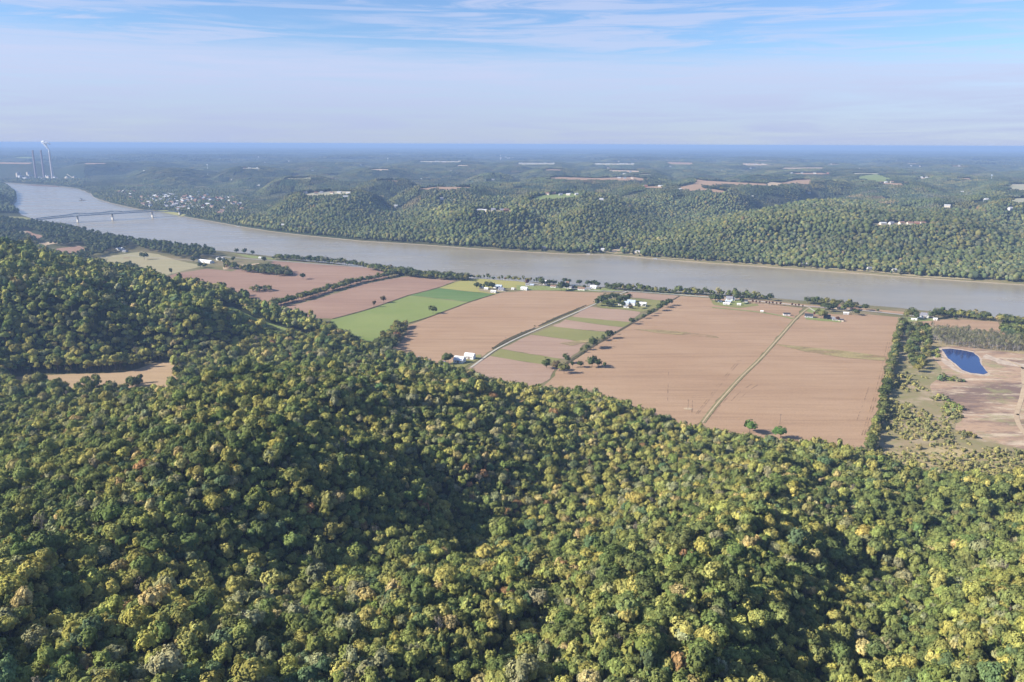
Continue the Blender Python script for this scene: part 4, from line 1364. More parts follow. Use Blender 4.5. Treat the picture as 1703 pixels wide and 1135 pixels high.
P2, R2, S2, I2, T2 = np.c_[x, y, H(x, y)], rt, np.c_[fl1 * 1.02, fl2 * 1.02, np.where(lowt, .4, 1)], np.array(IDX_C)[rg.integers(0, len(IDX_C), n)], tn

x, y = jgrid(-24000, 24000, 7000, 33000, 245, rg, .25)
k = inview(x, y, 3); x, y = x[k], y[k]
r_ = np.hypot(x, y)
k = (r_ > 10800) & (r_ < 32000) & (fbm(x, y, 1500, 44, 3) < .66)
x, y = x[k], y[k]; n = len(x)
tn, _ = tints(x, y, rg, .9)
tn = tn * .14 + base * .7
tn = tn * (.5 + 1.0 * fbm(x, y, 1300, 441, 3))[:, None]
P3, R3, S3, I3, T3 = np.c_[x, y, H(x, y) - 2], np.zeros((n, 3)), np.c_[rg.choice([-1, 1], n), rg.choice([-1, 1], n), rg.uniform(.8, 1.2, n)], np.array(IDX_D)[rg.integers(0, len(IDX_D), n)], tn
instancer('far_forest', np.r_[P1, P2, P3], np.r_[R1, R2, R3], np.r_[S1, S2, S3], np.r_[I1, I2, I3], np.r_[T1, T2, T3],
          'wooded bluffs and plateau beyond the river, fading to blue', 'forest')
print('far', len(P1), len(P2), len(P3))

# ------------------------------------------------------------------ trees standing alone on the plain
G_, D_, O_, B_, Y_, RU = TINTS[1] * .55, TINTS[0] * .55, TINTS[2] * .55, np.array([.14, .11, .06]), TINTS[3], np.array([.13, .06, .035])
# pixel of the foot, height in metres, kind, colour, label
lone = [
    (720, 522, 15, 0, G_, 'broad green tree alone in the light green field, at the edge of the brown field'),
    (622, 511, 12, 5, B_, 'smaller brownish tree on the ditch beside the light green field'),
    (638, 504, 14, 1, B_, 'taller brownish tree on the ditch beside the light green field'),
    (504, 465, 13, 2, D_, 'round dark tree alone in the left brown field'),
    (383, 493, 18, 0, D_, 'big dark tree in the lower left corner of the left brown field'),
    (407, 497, 15, 2, D_, 'dark tree just right of the big dark tree by the left hill'),
    (240, 432, 20, 0, D_, 'dark green tree clump standing alone in the pale hay meadow'),
    (322, 437, 13, 2, G_, 'green tree left of the long white shed'),
    (341, 446, 12, 4, D_, 'dark tree below the long white shed'),
    (333, 446, 13, 2, D_, 'second dark tree just left of the one below the long white shed'),
    (285, 457, 15, 5, D_, 'slender dark tree at the lower tip of the hay meadow'),
    (394, 422, 15, 1, D_, 'first of three trees on the open river bank, left'),
    (407, 423, 16, 0, D_, 'middle of three trees on the open river bank'),
    (420, 425, 14, 1, D_, 'last of three trees on the open river bank, right'),
    (376, 441, 15, 2, D_, 'dark tree right of the long white shed'), (388, 436, 15, 3, D_, 'tall dark tree by the road near the open bank'),
    (440, 437, 16, 1, D_, 'dark tree above the copse in the left brown field'), (366, 437, 13, 2, G_, 'green tree beside the small white house'),
    (1247, 721, 15, 0, np.array([.10, .17, .045]), 'light green tree with visible trunk at the lower edge of the brown field'),
    (1298, 730, 13, 2, np.array([.08, .15, .04]), 'bushy green tree on the forest edge right of the one with visible trunk'),
    (745, 605, 15, 2, G_, 'green tree immediately left of the white barns'),
    # hedge between strips and big field
    (1111, 509, 13, 2, D_, 'dark round hedge tree at the far end of the hedge line'), (1104, 512, 14, 0, D_, 'large dark hedge tree, second from the far end'),
    (1096, 517, 13, 2, D_, 'dark hedge tree, third from the far end'), (1086, 522, 10, 3, D_, 'low hedge tree, fourth from the far end'),
    (1079, 526, 11, 1, D_, 'low dark hedge tree, fifth from the far end'), (1071, 530, 8, 2, D_, 'small hedge bush, sixth from the far end'),
    (1052, 540, 11, 2, D_, 'single round tree where the farthest green strip meets the hedge'), (1060, 536, 7, 5, G_, 'small hedge bush right of the single round tree'),
    (1023, 557, 6, 5, D_, 'small bush halfway along the hedge line'), (1012, 564, 13, 2, D_, 'mid-sized hedge tree halfway along the hedge line'),
    (1003, 567, 10, 4, G_, 'narrow hedge tree left of the mid-sized one'), (987, 580, 18, 0, D_, 'biggest round tree on the hedge line, casting a long shadow'),
    (976, 583, 8, 2, D_, 'low tree at the foot of the biggest hedge tree'), (966, 587, 8, 5, G_, 'small bush low on the hedge line'),
    (942, 605, 15, 3, D_, 'tree at the near end of the hedge line'),
    (909, 613, 14, 4, D_, 'dark tree left of the near end of the hedge, on the tan strip'), (925, 617, 15, 1, B_, 'brownish green tree near the forest edge below the last grass strip'),
    (938, 622, 15, 0, O_, 'broad olive tree near the forest edge below the hedge'), (952, 612, 9, 5, D_, 'small tree right of the near end of the hedge'),
    (966, 612, 9, 2, D_, 'low tree at the left of the bushy spit in the brown field'), (984, 611, 16, 0, D_, 'largest tree of the bushy spit in the brown field'),
    (995, 612, 12, 2, D_, 'rounded tree second from the tip of the bushy spit'), (1005, 613, 9, 5, D_, 'slim tree at the tip of the bushy spit'),
    # farmstead in trees
    (992, 509, 15, 1, D_, 'tree at the left end of the farmhouse grove'), (1001, 508, 20, 0, D_, 'big bluish dark tree at the left of the farmhouse grove'),
    (1008, 504, 19, 0, D_, 'tallest tree at the back of the farmhouse grove'), (1010, 511, 14, 2, D_, 'low tree at the front of the farmhouse grove, left'),
    (1018, 511, 14, 2, G_, 'low tree at the front of the farmhouse grove, middle'), (1022, 500, 17, 4, D_, 'pointed tree at the back of the farmhouse grove'),
    (1028, 508, 14, 1, D_, 'tree beside the farmhouse on its left'), (1033, 504, 14, 2, D_, 'tree behind the farmhouse on its left'),
    (1043, 503, 18, 4, D_, 'tall narrow tree behind the farmhouse'), (1036, 512, 11, 2, D_, 'small tree in front of the farmhouse'),
    (1048, 514, 9, 4, B_, 'small reddish tree in front of the white farm building'), (1062, 514, 12, 3, D_, 'upright tree between the two white farm buildings'),
    (1071, 511, 6, 2, D_, 'small bush in front of the right white farm building'),
    # farm beside the dark green crop
    (793, 480, 14, 4, D_, 'leftmost dark tree of the farm beside the dark green crop'), (799, 481, 12, 3, D_, 'second dark tree of the farm beside the dark green crop'),
    (805, 481, 11, 5, D_, 'slim tree between two sheds of the farm beside the green crop'), (813, 482, 18, 0, D_, 'largest dark tree of the farm beside the dark green crop'),
    (820, 482, 14, 2, D_, 'dark tree behind the farm roof beside the dark green crop'),
    # river houses
    (876, 474, 13, 1, RU, 'reddish brown tree on the river bank left of the big green tree'), (900, 476, 20, 0, G_, 'big green tree on the river bank among the houses'),
    (914, 475, 12, 2, D_, 'dark round tree right of the white-gabled house'), (921, 475, 13, 4, D_, 'pointed dark tree among the river houses'),
    (933, 484, 20, 0, D_, 'huge dark tree in front of the river houses'), (942, 483, 15, 2, D_, 'lower right companion of the huge dark tree'),
    (938, 471, 11, 2, D_, 'round-topped tree at the water behind the huge tree, left one'), (947, 472, 10, 2, D_, 'round-topped tree at the water behind the huge tree, right one'),
    (964, 475, 12, 2, D_, 'lone round tree at the water right of the huge tree'), (977, 476, 13, 1, D_, 'first tree of four at the water above the white houses'),
    (984, 476, 12, 1, D_, 'second tree of four at the water above the white houses'), (990, 477, 13, 2, D_, 'third tree of four at the water above the white houses'),
    (995, 478, 11, 2, D_, 'fourth tree of four at the water above the white houses'), (957, 482, 9, 4, D_, 'small dark tree between the white river houses'),
    (972, 481, 8, 2, D_, 'bushy tree behind the white river house'), (998, 484, 8, 5, D_, 'small tree at the right end of the river houses'),
    # houses farther right
    (1184, 502, 15, 2, D_, 'left tree of the dark group beside the riverside farmhouse'), (1190, 503, 17, 0, D_, 'largest tree of the dark group beside the riverside farmhouse'),
    (1196, 503, 14, 2, D_, 'right tree of the dark group beside the riverside farmhouse'), (1225, 500, 11, 2, D_, 'round tree behind the riverside farmhouse'),
    (1233, 506, 12, 1, D_, 'dark tree in front of the right riverside house'), (1253, 500, 14, 3, D_, 'tree on the bank just above the row of small trees'),
    (1281, 501, 16, 1, D_, 'tall tree on the bank above the middle of the row of small trees'), (1272, 499, 8, 2, D_, 'low bush on the bank beside the tall tree'),
    (1241, 499, 10, 2, D_, 'low tree on the bank behind the right riverside house'),
    (1365, 531, 19, 4, O_, 'tall olive tree beside the dark barn'), (1372, 516, 13, 2, D_, 'dark tree group left of the tan house, left tree'),
    (1379, 519, 16, 0, D_, 'dark broad tree left of the tan house'), (1389, 516, 12, 2, D_, 'dark tree touching the tan house'),
    (1354, 526, 8, 5, RU, 'small reddish bush beside the dark barn'), (1393, 534, 7, 2, RU, 'small red-brown bush beside the lower dark house'),
    (1404, 518, 14, 0, G_, 'green tree behind the right tan house'), (1415, 516, 14, 1, D_, 'dark tree on the bank right of the tan house'),
    (1423, 525, 13, 0, D_, 'dark round tree at the right end of the tan houses'), (1440, 517, 12, 2, D_, 'dark tree at the right of the tan houses near the bank'),
    (1459, 519, 5, 2, D_, 'low bushes alone on the narrow brown strip by the bank'),
    (1509, 531, 18, 1, O_, 'tall olive tree on the bank left of the white house'), (1516, 527, 17, 0, G_, 'green tree on the bank left of the white house'),
    (1523, 532, 15, 0, D_, 'dark green tree immediately left of the white house'), (1551, 531, 16, 0, D_, 'dark tree immediately right of the white house'),
    (1560, 529, 14, 2, D_, 'tree behind the small white shed'), (1590, 533, 5, 2, D_, 'low bush at the top edge of the small brown field'),
]
for px_, py_, h_, k_, c_, lb in lone:
    g = W(px_, py_, 0)
    base_h = [13.6, 14.1, 12.1, 14.6, 13.1, 13.6][k_]
    s_ = h_ / base_h
    place_tree('lone_tree', lone_kinds, k_, (g[0], g[1], 0.0), random.uniform(0, 6.28), s_ * 1.02, s_, c_ * random.uniform(.85, 1.2), lb, 'tree', 'trees standing on the farmed plain')
rowtrees = [1252, 1257.5, 1263, 1274, 1279.5, 1285, 1291.5, 1297.5, 1317, 1323, 1328.5, 1335]
for i, px_ in enumerate(rowtrees):
    g = W(px_, 505 + (px_ - 1252) * .075, 0)
    o_ = ['first', 'second', 'third', 'fourth', 'fifth', 'sixth', 'seventh', 'eighth', 'ninth', 'tenth', 'eleventh', 'twelfth'][i]
    s_ = .42 * (1, .95, .9, 1, 1, 1.05, .95, 1.05, .95, .8, .95, .75)[i]
    place_tree('street_tree', lone_kinds, 5, (g[0], g[1], 0.0), i * 1.3, s_ * 1.25, s_ * 1.15, RU * .75, 'small dark roadside tree, %s from the left in the evenly spaced row' % o_, 'tree', 'row of small trees along the river road')

# ------------------------------------------------------------------ buildings
WHITE = flat_mat('white_siding', (.70, .70, .68), .7, .3, .05, .2)
CREAM = flat_mat('cream_siding', (.62, .55, .44), .8, .2, .06, .2)
BRICK = flat_mat('red_brick', (.30, .13, .09), .9, .1, .2, .6)
GREYW = flat_mat('grey_siding', (.42, .43, .45), .8, .2, .08, .2)
DARKW = flat_mat('dark_weathered_boards', (.07, .06, .06), .9, .1, .2, .3)
RMETAL = flat_mat('white_metal_roof', (.72, .72, .72), .45, .4, .06, .15)
RGREY = flat_mat('grey_shingle_roof', (.22, .22, .25), .85, .2, .15, .3)
RBLUE = flat_mat('pale_blue_metal_roof', (.42, .48, .58), .5, .4, .08, .15)
RDARK = flat_mat('dark_shingle_roof', (.05, .05, .06), .9, .15, .2, .3)
RBROWN = flat_mat('brown_shingle_roof', (.24, .15, .11), .9, .15, .2, .3)
GLASS = flat_mat('window_glass', (.03, .04, .06), .1, .6, .1, .2)
DOORM = flat_mat('door_paint', (.25, .2, .18), .7, .3, .1, .4)
CONC = flat_mat('concrete', (.46, .44, .41), .85, .2, .1, .1)
STEEL = flat_mat('bluish_painted_steel', (.16, .23, .30), .6, .4, .1, .05)
STACKM = flat_mat('pale_stack_concrete', (.50, .44, .42), .85, .2, .08, .02)
STACKD = flat_mat('reddish_stack_concrete', (.26, .20, .21), .85, .2, .1, .02)
RUST = flat_mat('rusty_barge_steel', (.16, .08, .06), .8, .3, .2, .05)
LIME = flat_mat('limestone_pile', (.50, .44, .33), 1, .05, .1, .03)


def box_vf(x0, x1, y0, y1, z0, z1):
    v = [(x0, y0, z0), (x1, y0, z0), (x1, y1, z0), (x0, y1, z0), (x0, y0, z1), (x1, y0, z1), (x1, y1, z1), (x0, y1, z1)]
    f = [(0, 3, 2, 1), (4, 5, 6, 7), (0, 1, 5, 4), (1, 2, 6, 5), (2, 3, 7, 6), (3, 0, 4, 7)]
    return v, f


def multi(name, parts_, mat, parent=None, mats=None, midx=None):
    V_, F_, o_ = [], [], 0
    for v, f in parts_:
        V_ += [tuple(p) for p in v]; F_ += [tuple(int(i) + o_ for i in q) for q in f]; o_ += len(v)
    me = bpy.data.meshes.new(name); me.from_pydata(V_, [], F_); me.update()
    for m in (mats or [mat]): me.materials.append(m)
    return link(name, me, parent)


def gable_wall(w, d, h, rh):
    v = [(-w / 2, -d / 2, -.5), (w / 2, -d / 2, -.5), (w / 2, d / 2, -.5), (-w / 2, d / 2, -.5), (-w / 2, -d / 2, h), (w / 2, -d / 2, h), (w / 2, d / 2, h), (-w / 2, d / 2, h), (-w / 2, 0, h + rh), (w / 2, 0, h + rh)]
    f = [(0, 3, 2, 1), (0, 1, 5, 4), (2, 3, 7, 6), (1, 2, 6, 9, 5), (3, 0, 4, 8, 7), (4, 5, 9, 8), (6, 7, 8, 9)]
    return v, f


def roof_vf(w, d, h, rh, ov=.5, th=.22):
    a, b = w / 2 + ov, d / 2 + ov
    e = h - rh * ov / (d / 2)
    v = [(-a, -b, e + .05), (a, -b, e + .05), (a, 0, h + rh + .05), (-a, 0, h + rh + .05), (a, b, e + .05), (-a, b, e + .05)]
    v += [(x_, y_, z_ + th) for x_, y_, z_ in v]
    f = [(0, 3, 2, 1), (3, 5, 4, 2), (6, 7, 8, 9), (9, 8, 10, 11), (0, 1, 7, 6), (4, 5, 11, 10), (1, 2, 8, 7), (2, 4, 10, 8), (0, 6, 9, 3), (3, 9, 11, 5)]
    return v, f


def building(name, px_, py_, w, d, h, rh, rz_, wall, roof, label, cat, group=None, windows=2, door=True, chimney=False, wing=None, z=None):
    if z is None: g = W(px_, py_, 0); gz = .5
    else: g = W(px_, py_, z); gz = z
    root = empty(name, (g[0], g[1], gz), rz_)
    tag(root, label, cat, group)
    multi('wall', [gable_wall(w, d, h, rh)], wall, root)
    rf = multi('roof', [roof_vf(w, d, h, rh)], roof, root)
    if chimney: multi('chimney', [box_vf(w * .2, w * .2 + 1, -.2, .7, h + rh * .5, h + rh + 1.3)], BRICK, rf)
    if door: multi('door', [box_vf(-.8 if h < 4 else -1.8, .8 if h < 4 else 1.8, -d / 2 - .1, -d / 2 + .05, 0, min(h - .3, 2.3 if h < 4 else 3.6))], DOORM, root)
    for i in range(windows):
        xx = (-1) ** i * w * (.18 + .14 * (i // 2) + .08)
        multi('window', [box_vf(xx - .7, xx + .7, -d / 2 - .08, -d / 2 + .05, h * .4, h * .4 + 1.3)], GLASS, root)
    if windows > 1:
        multi('window', [box_vf(w / 2 - .05, w / 2 + .08, -.7, .7, h * .4, h * .4 + 1.3)], GLASS, root)
    if wing:
        ww, wd, wx, wy = wing
        multi('wing', [[(np.array(gable_wall(ww, wd, h * .8, rh * .7)[0]) + [wx, wy, 0]).tolist(), gable_wall(ww, wd, h * .8, rh * .7)[1]]], wall, root)
        multi('wing_roof', [[(np.array(roof_vf(ww, wd, h * .8, rh * .7)[0]) + [wx, wy, 0]).tolist(), roof_vf(ww, wd, h * .8, rh * .7)[1]]], roof, root)
    return root


A = -.35
B = building
B('barn', 764.5, 603, 14, 13, 4.2, 4.5, A, WHITE, RMETAL, 'white gabled barn by the lane, the left and nearer of the pair', 'barn', windows=2)
B('barn', 781.5, 597, 14, 9, 5, 3.2, A, WHITE, RMETAL, 'white gabled barn by the lane, the right and farther of the pair', 'barn', windows=2)
B('shed', 711, 602, 8, 6, 2.8, 1.3, A, CREAM, RMETAL, 'low pale shed partly hidden by treetops, left of the barns', 'shed', windows=0)
B('shed', 699, 598, 5, 5, 2.6, 1.0, A, GREYW, RMETAL, 'tiny pale shed farthest left behind the treetops', 'shed', windows=0)
B('farmhouse', 736, 607, 8, 7, 3, 2.2, A, GREYW, RGREY, 'grey-roofed house half hidden by trees left of the barns', 'house', chimney=True)
# farm beside the dark green crop
B('shed', 801, 480, 8, 6, 3, 1.5, A, WHITE, RBLUE, 'small white shed at the left of the farm by the green crop', 'shed', windows=0)
B('shed', 809, 482, 9, 6, 2.6, 1.4, A, WHITE, RMETAL, 'low white shed under the large dark tree of the crop farm', 'shed')
B('farmhouse', 829, 480, 15, 10, 4, 3.5, A, WHITE, RBLUE, 'white farmhouse with blue-grey roof beside the dark green crop', 'house', chimney=True, wing=(7, 8, -7, 1))
B('barn', 834, 483.5, 12, 9, 3.4, 2.6, A, GREYW, RGREY, 'grey barn in front of the white farmhouse by the green crop', 'barn')
B('shed', 821, 487, 11, 7, 3, 1.6, A, WHITE, RMETAL, 'white shed at the corner of the dark green crop', 'shed')
B('shed', 853, 482, 6, 4, 2.4, 1, A, WHITE, RMETAL, 'tiny white shed alone on the grass between farm and white barn', 'shed', windows=0)
B('barn', 872, 482.5, 14, 9, 3.6, 2.4, A, WHITE, RMETAL, 'white metal barn alone at the top edge of the brown field', 'barn')
B('house', 878, 475, 9, 7, 2.6, 1.6, A, GREYW, RGREY, 'grey house under the reddish tree on the river bank', 'house')
B('house', 885, 476, 8, 6, 2.6, 1.5, A, GREYW, RBLUE, 'small bluish-roofed house beside the grey one on the river bank', 'house')
B('house', 907, 474, 7, 8, 5, 4.5, A, WHITE, RMETAL, 'tall white-gabled house right of the big green tree', 'house', chimney=True)
B('house', 920.5, 478.5, 12, 7, 2.8, 1.8, A, WHITE, RBROWN, 'white house with brown roof left of the huge dark tree', 'house')
B('house', 944, 475.5, 6, 6, 6, 3, A, CREAM, RBROWN, 'tall narrow pale house behind the huge dark tree', 'house')
B('house', 946, 480, 13, 7, 2.6, 1.6, A, WHITE, RGREY, 'low white house right of the huge dark tree', 'house')
B('house', 953, 479.5, 9, 7, 2.8, 2, A, BRICK, RDARK, 'dark red house right of the low white house', 'house')
B('house', 967, 483, 15, 8, 3.4, 2.2, A, WHITE, RBROWN, 'long white house at the edge of the brown field, brown roof', 'house', chimney=True)
B('house', 978, 481.5, 11, 6, 2.4, 1.4, A, GREYW, RGREY, 'low grey house between the two white river houses', 'house')
B('house', 987, 480.5, 13, 9, 3.6, 3, A, WHITE, RMETAL, 'white two-window house at the right of the river houses', 'house', chimney=True)
# farmstead
B('farmhouse', 1050, 508, 15, 11, 6, 4, A, WHITE, RBLUE, 'large white farmhouse with lavender grey roof in the grove', 'house', chimney=True, wing=(9, 9, -8, -5))
B('barn', 1042, 512, 10, 7, 3, 2, A, WHITE, RMETAL, 'low white building at the left foot of the large farmhouse', 'barn')
B('barn', 1069, 509, 13, 10, 3.4, 3.4, A, WHITE, RMETAL, 'white barn right of the large farmhouse on the lawn', 'barn')
B('shed', 1031, 508, 6, 5, 2.6, 1.2, A, WHITE, RGREY, 'small shed among the grove trees left of the farmhouse', 'shed', windows=0)
# riverside farm
B('shed', 1197, 503, 8, 5, 2.4, 1.1, A, WHITE, RMETAL, 'small white shed right of the dark tree group by the river road', 'shed', windows=0)
B('farmhouse', 1213, 500, 13, 9, 4.6, 3.4, A, WHITE, RGREY, 'white riverside farmhouse in the middle of its yard', 'house', chimney=True, wing=(7, 7, 7, 1))
B('house', 1211, 504, 11, 7, 3, 2, A, CREAM, RBLUE, 'cream house in front of the white riverside farmhouse', 'house')
B('shed', 1208, 507, 12, 6, 2.6, 1.3, A, WHITE, RMETAL, 'long white shed at the front of the riverside yard', 'shed')
B('house', 1238, 503, 12, 8, 3.2, 2.2, A, GREYW, RDARK, 'dark-roofed house at the right of the riverside yard', 'house')
B('shed', 1229, 508, 7, 5, 2.4, 1, A, WHITE, RMETAL, 'small white shed left of the dark-roofed house', 'shed', windows=0)
B('shed', 1267, 520, 5, 4, 2.2, 1, A, CREAM, RMETAL, 'tiny pale hut alone on the grass line in the big field', 'shed', windows=0)
B('shed', 1308, 525, 12, 5, 3, 1.5, -.1, WHITE, RDARK, 'white shed with dark roof beside the lane junction', 'shed', windows=0)
B('barn', 1345, 528, 14, 11, 3.2, 3, A, GREYW, RDARK, 'dark-roofed open barn at the lane junction', 'barn')
B('barn', 1375, 530.5, 11, 9, 3.4, 3.6, A, DARKW, RDARK, 'black barn right of the tall olive tree', 'barn')
B('house', 1388, 533, 9, 7, 2.8, 2, A, GREYW, RGREY, 'grey house right of the black barn', 'house')
B('shed', 1398, 534.5, 9, 6, 2.4, 1.5, A, CREAM, RDARK, 'low shed with dark roof at the end of the black barn yard', 'shed', windows=0)
B('house', 1392, 513.5, 15, 9, 3.4, 3, A, CREAM, RBROWN, 'big tan house near the bank, left of the two', 'house', chimney=True, wing=(8, 7, 8, -3))
B('house', 1420, 517, 14, 8, 3, 2.4, A, CREAM, RBROWN, 'tan house partly behind the green trees, right of the two', 'house')
B('shed', 1407, 523, 9, 6, 2.4, 1.2, A, GREYW, RMETAL, 'pale-roofed shed in front of the green trees by the tan houses', 'shed', windows=0)
B('farmhouse', 1537, 529, 12, 10, 5.5, 3.6, A, WHITE, RGREY, 'white two-storey house right of the top of the shelter belt', 'house', chimney=True, wing=(7, 8, -8, -2))
B('house', 1548, 527.5, 8, 7, 4, 2.4, A, CREAM, RGREY, 'cream house just right of the white two-storey house', 'house')
B('shed', 1555, 533, 6, 5, 2.4, 1.4, A, WHITE, RMETAL, 'small bright white shed below the cream house at the right', 'shed', windows=0)
B('shed', 1520, 533, 9, 4, 2.2, .9, A, WHITE, RMETAL, 'low white shed left of the white two-storey house', 'shed', windows=0)
# left plain
B('warehouse', 343, 437, 46, 14, 4.5, 2.2, -.55, WHITE, RMETAL, 'long white farm shed on the left river plain', 'shed', windows=4)
B('warehouse', 367, 433, 18, 14, 4.5, 2.5, -.4, WHITE, RMETAL, 'wide white shed right of the long white one', 'shed', windows=2)
B('house', 200, 416.5, 20, 12, 5, 3, A, WHITE, RMETAL, 'bright white house among trees above the hay meadow', 'house')
B('house', 208, 419.5, 12, 9, 3, 2, A, GREYW, RGREY, 'grey house just below the bright white one', 'house')
B('house', 196, 397, 14, 10, 4, 3, A, WHITE, RMETAL, 'white house hidden in trees close to the left river bank', 'house')
B('house', 152, 412, 9, 7, 3, 2, A, WHITE, RMETAL, 'tiny white house at the edge of the left woods', 'house', windows=0)
B('house', 316, 413, 10, 8, 3, 2, A, CREAM, RBROWN, 'brown-roofed house among trees near the left bank', 'house')
B('house', 332, 416, 10, 8, 3, 2, A, WHITE, RGREY, 'grey-roofed white house near the left bank', 'house')
B('shed', 433, 430, 8, 5, 2.5, 1, A, WHITE, RMETAL, 'white hut beside the road at the head of the left tree belt', 'shed', windows=0)
for i in range(5):
    B('house', 4 + i * 9 + (i % 2) * 3, 373 + (i % 2) * 2, 14, 10, 4, 2.5, A + i * .1, [WHITE, CREAM, GREYW][i % 3], [RMETAL, RGREY, RBROWN][i % 3], '%s house of the bank hamlet at the left edge' % ['leftmost', 'second', 'middle', 'fourth', 'rightmost'][i], 'house', 'hamlet by the left bank', windows=0, door=False)

# utility poles
for px_, py_, h_, lb in ((1144, 681, 12, 'bare pole on a round pad in the brown field'), (1297, 706, 12, 'pole at the lower edge of the right brown field'),
                         (841, 569, 8, 'pole beside the ditch above the white barns'), (1342, 505, 10, 'pole by the river road at the lane end')):
    g = W(px_, py_, 0)
    root = empty('utility_pole', (g[0], g[1], 0)); tag(root, lb, 'pole')
    v, f = tube((0, 0, 0), (0, 0, h_), .22, .16, 8); multi('pole', [(v, f)], MBARK, root)
    multi('crossarm', [box_vf(-1.3, 1.3, -.1, .1, h_ - 1, h_ - .75)], MBARK, root)
    if px_ == 1144:
        a_ = np.linspace(0, 2 * math.pi, 18, endpoint=False)
        multi('pad', [([(5 * math.cos(q), 4 * math.sin(q), .75) for q in a_], [tuple(range(18))])], M['straw'], root)

# ------------------------------------------------------------------ bridge
def beam(p0, p1, w=1.3, h=1.3):
    p0, p1 = np.array(p0, float), np.array(p1, float)
    d = unit(p1 - p0); s = np.cross(d, [0, 0, 1]); s = unit(s) if np.linalg.norm(s) > .05 else np.array([1., 0, 0]); u = np.cross(s, d)
    v = [p + s * a * w / 2 + u * b_ * h / 2 for p in (p0, p1) for a, b_ in ((-1, -1), (1, -1), (1, 1), (-1, 1))]
    return v, [(0, 1, 2, 3), (7, 6, 5, 4), (0, 4, 5, 1), (1, 5, 6, 2), (2, 6, 7, 3), (3, 7, 4, 0)]


root = empty('truss_bridge', (*W(187.4, 366, WATER), WATER))
tag(root, 'long blue-grey steel truss bridge across the far left river bend', 'bridge')
bo = np.array(root.location[:])
P_ = {'L': np.array([*W(60, 366, 14), 14]), 'A': np.array([*W(129.5, 369.6, WATER), 19]), 'B': np.array([*W(187.4, 366, WATER), 19.5]), 'C': np.array([*W(253.5, 361.5, WATER), 18.5]), 'R': np.array([*W(299, 356.5, 0), 12])}
keys = ['L', 'A', 'B', 'C', 'R']
nodes, tops = [], []
for a_, b_ in zip(keys[:-1], keys[1:]):
    for j in range(10):
        s_ = j / 10
        nodes.append(P_[a_] * (1 - s_) + P_[b_] * s_ - bo)
        pk = {'L': 5, 'A': 11, 'B': 11, 'C': 7, 'R': 0}
        mid = {('L', 'A'): 6.5, ('A', 'B'): 7, ('B', 'C'): 6.5, ('C', 'R'): 0}[(a_, b_)]
        hh = mid + (pk[a_] - mid) * max(0, 1 - s_ * 2.8) ** 1.3 + (pk[b_] - mid) * max(0, 1 - (1 - s_) * 2.8) ** 1.3
        if (a_, b_) == ('C', 'R'): hh = 0 if s_ > 0 else 7
        tops.append(hh)
nodes.append(P_['R'] - bo); tops.append(0)
dirv = unit(P_['C'][:2] - P_['A'][:2]); side = np.array([-dirv[1], dirv[0], 0])
multi('deck', [beam(nodes[i], nodes[i + 1], 11, 2.2) for i in range(len(nodes) - 1)], flat_mat('bridge_deck', (.22, .22, .22), .9, .2), root)
for sgn in (-1, 1):
    bars = []
    for i in range(len(nodes) - 1):
        a0 = nodes[i] + side * 6.2 * sgn; a1 = nodes[i + 1] + side * 6.2 * sgn
        up0, up1 = a0 + [0, 0, tops[i]], a1 + [0, 0, tops[i + 1]]
        bars.append(beam(a0, a1, 1, 2.4))
        if tops[i] > 1 and tops[i + 1] > 1:
            bars.append(beam(up0, up1, 1.3, 1.5))
            bars.append(beam(a0, up0, .8, .8))
            bars.append(beam(a0, up1, .8, .8) if i % 2 else beam(up0, a1, .8, .8))
    multi('truss', bars, STEEL, root)
for k_ in 'ABC':
    q = P_[k_] - bo
    pr = []
    for s_ in (-1, 1):
        v, f = tube(q + side * 5 * s_ + [0, 0, -(P_[k_][2] - WATER) - 6], q + side * 5 * s_ + [0, 0, -1.2], 2.6, 1.9, 10); pr.append((v, f))
    pr.append(beam(q - side * 7 + [0, 0, -2.4], q + side * 7 + [0, 0, -2.4], 4, 2.2))
    pr.append(beam(q - side * 5 + [0, 0, -19], q + side * 5 + [0, 0, -19], 4.5, 9))
    multi('pier', pr, CONC, root)
for k_ in 'RL':
    q = P_[k_] - bo
    multi('abutment', [beam(q - side * 6 + [0, 0, -7], q + side * 6 + [0, 0, -7], 5, 12)], CONC, root)

# ------------------------------------------------------------------ power station
def lathe(prof, k=20):
    v, f = [], []
    for r0, z0 in prof:
        for i in range(k):
            a_ = 2 * math.pi * i / k; v.append((r0 * math.cos(a_), r0 * math.sin(a_), z0))
    for j in range(len(prof) - 1):
        for i in range(k):
            f.append((j * k + i, j * k + (i + 1) % k, (j + 1) * k + (i + 1) % k, (j + 1) * k + i))
    f.append(tuple(range((len(prof) - 1) * k, len(prof) * k)))
    return v, f


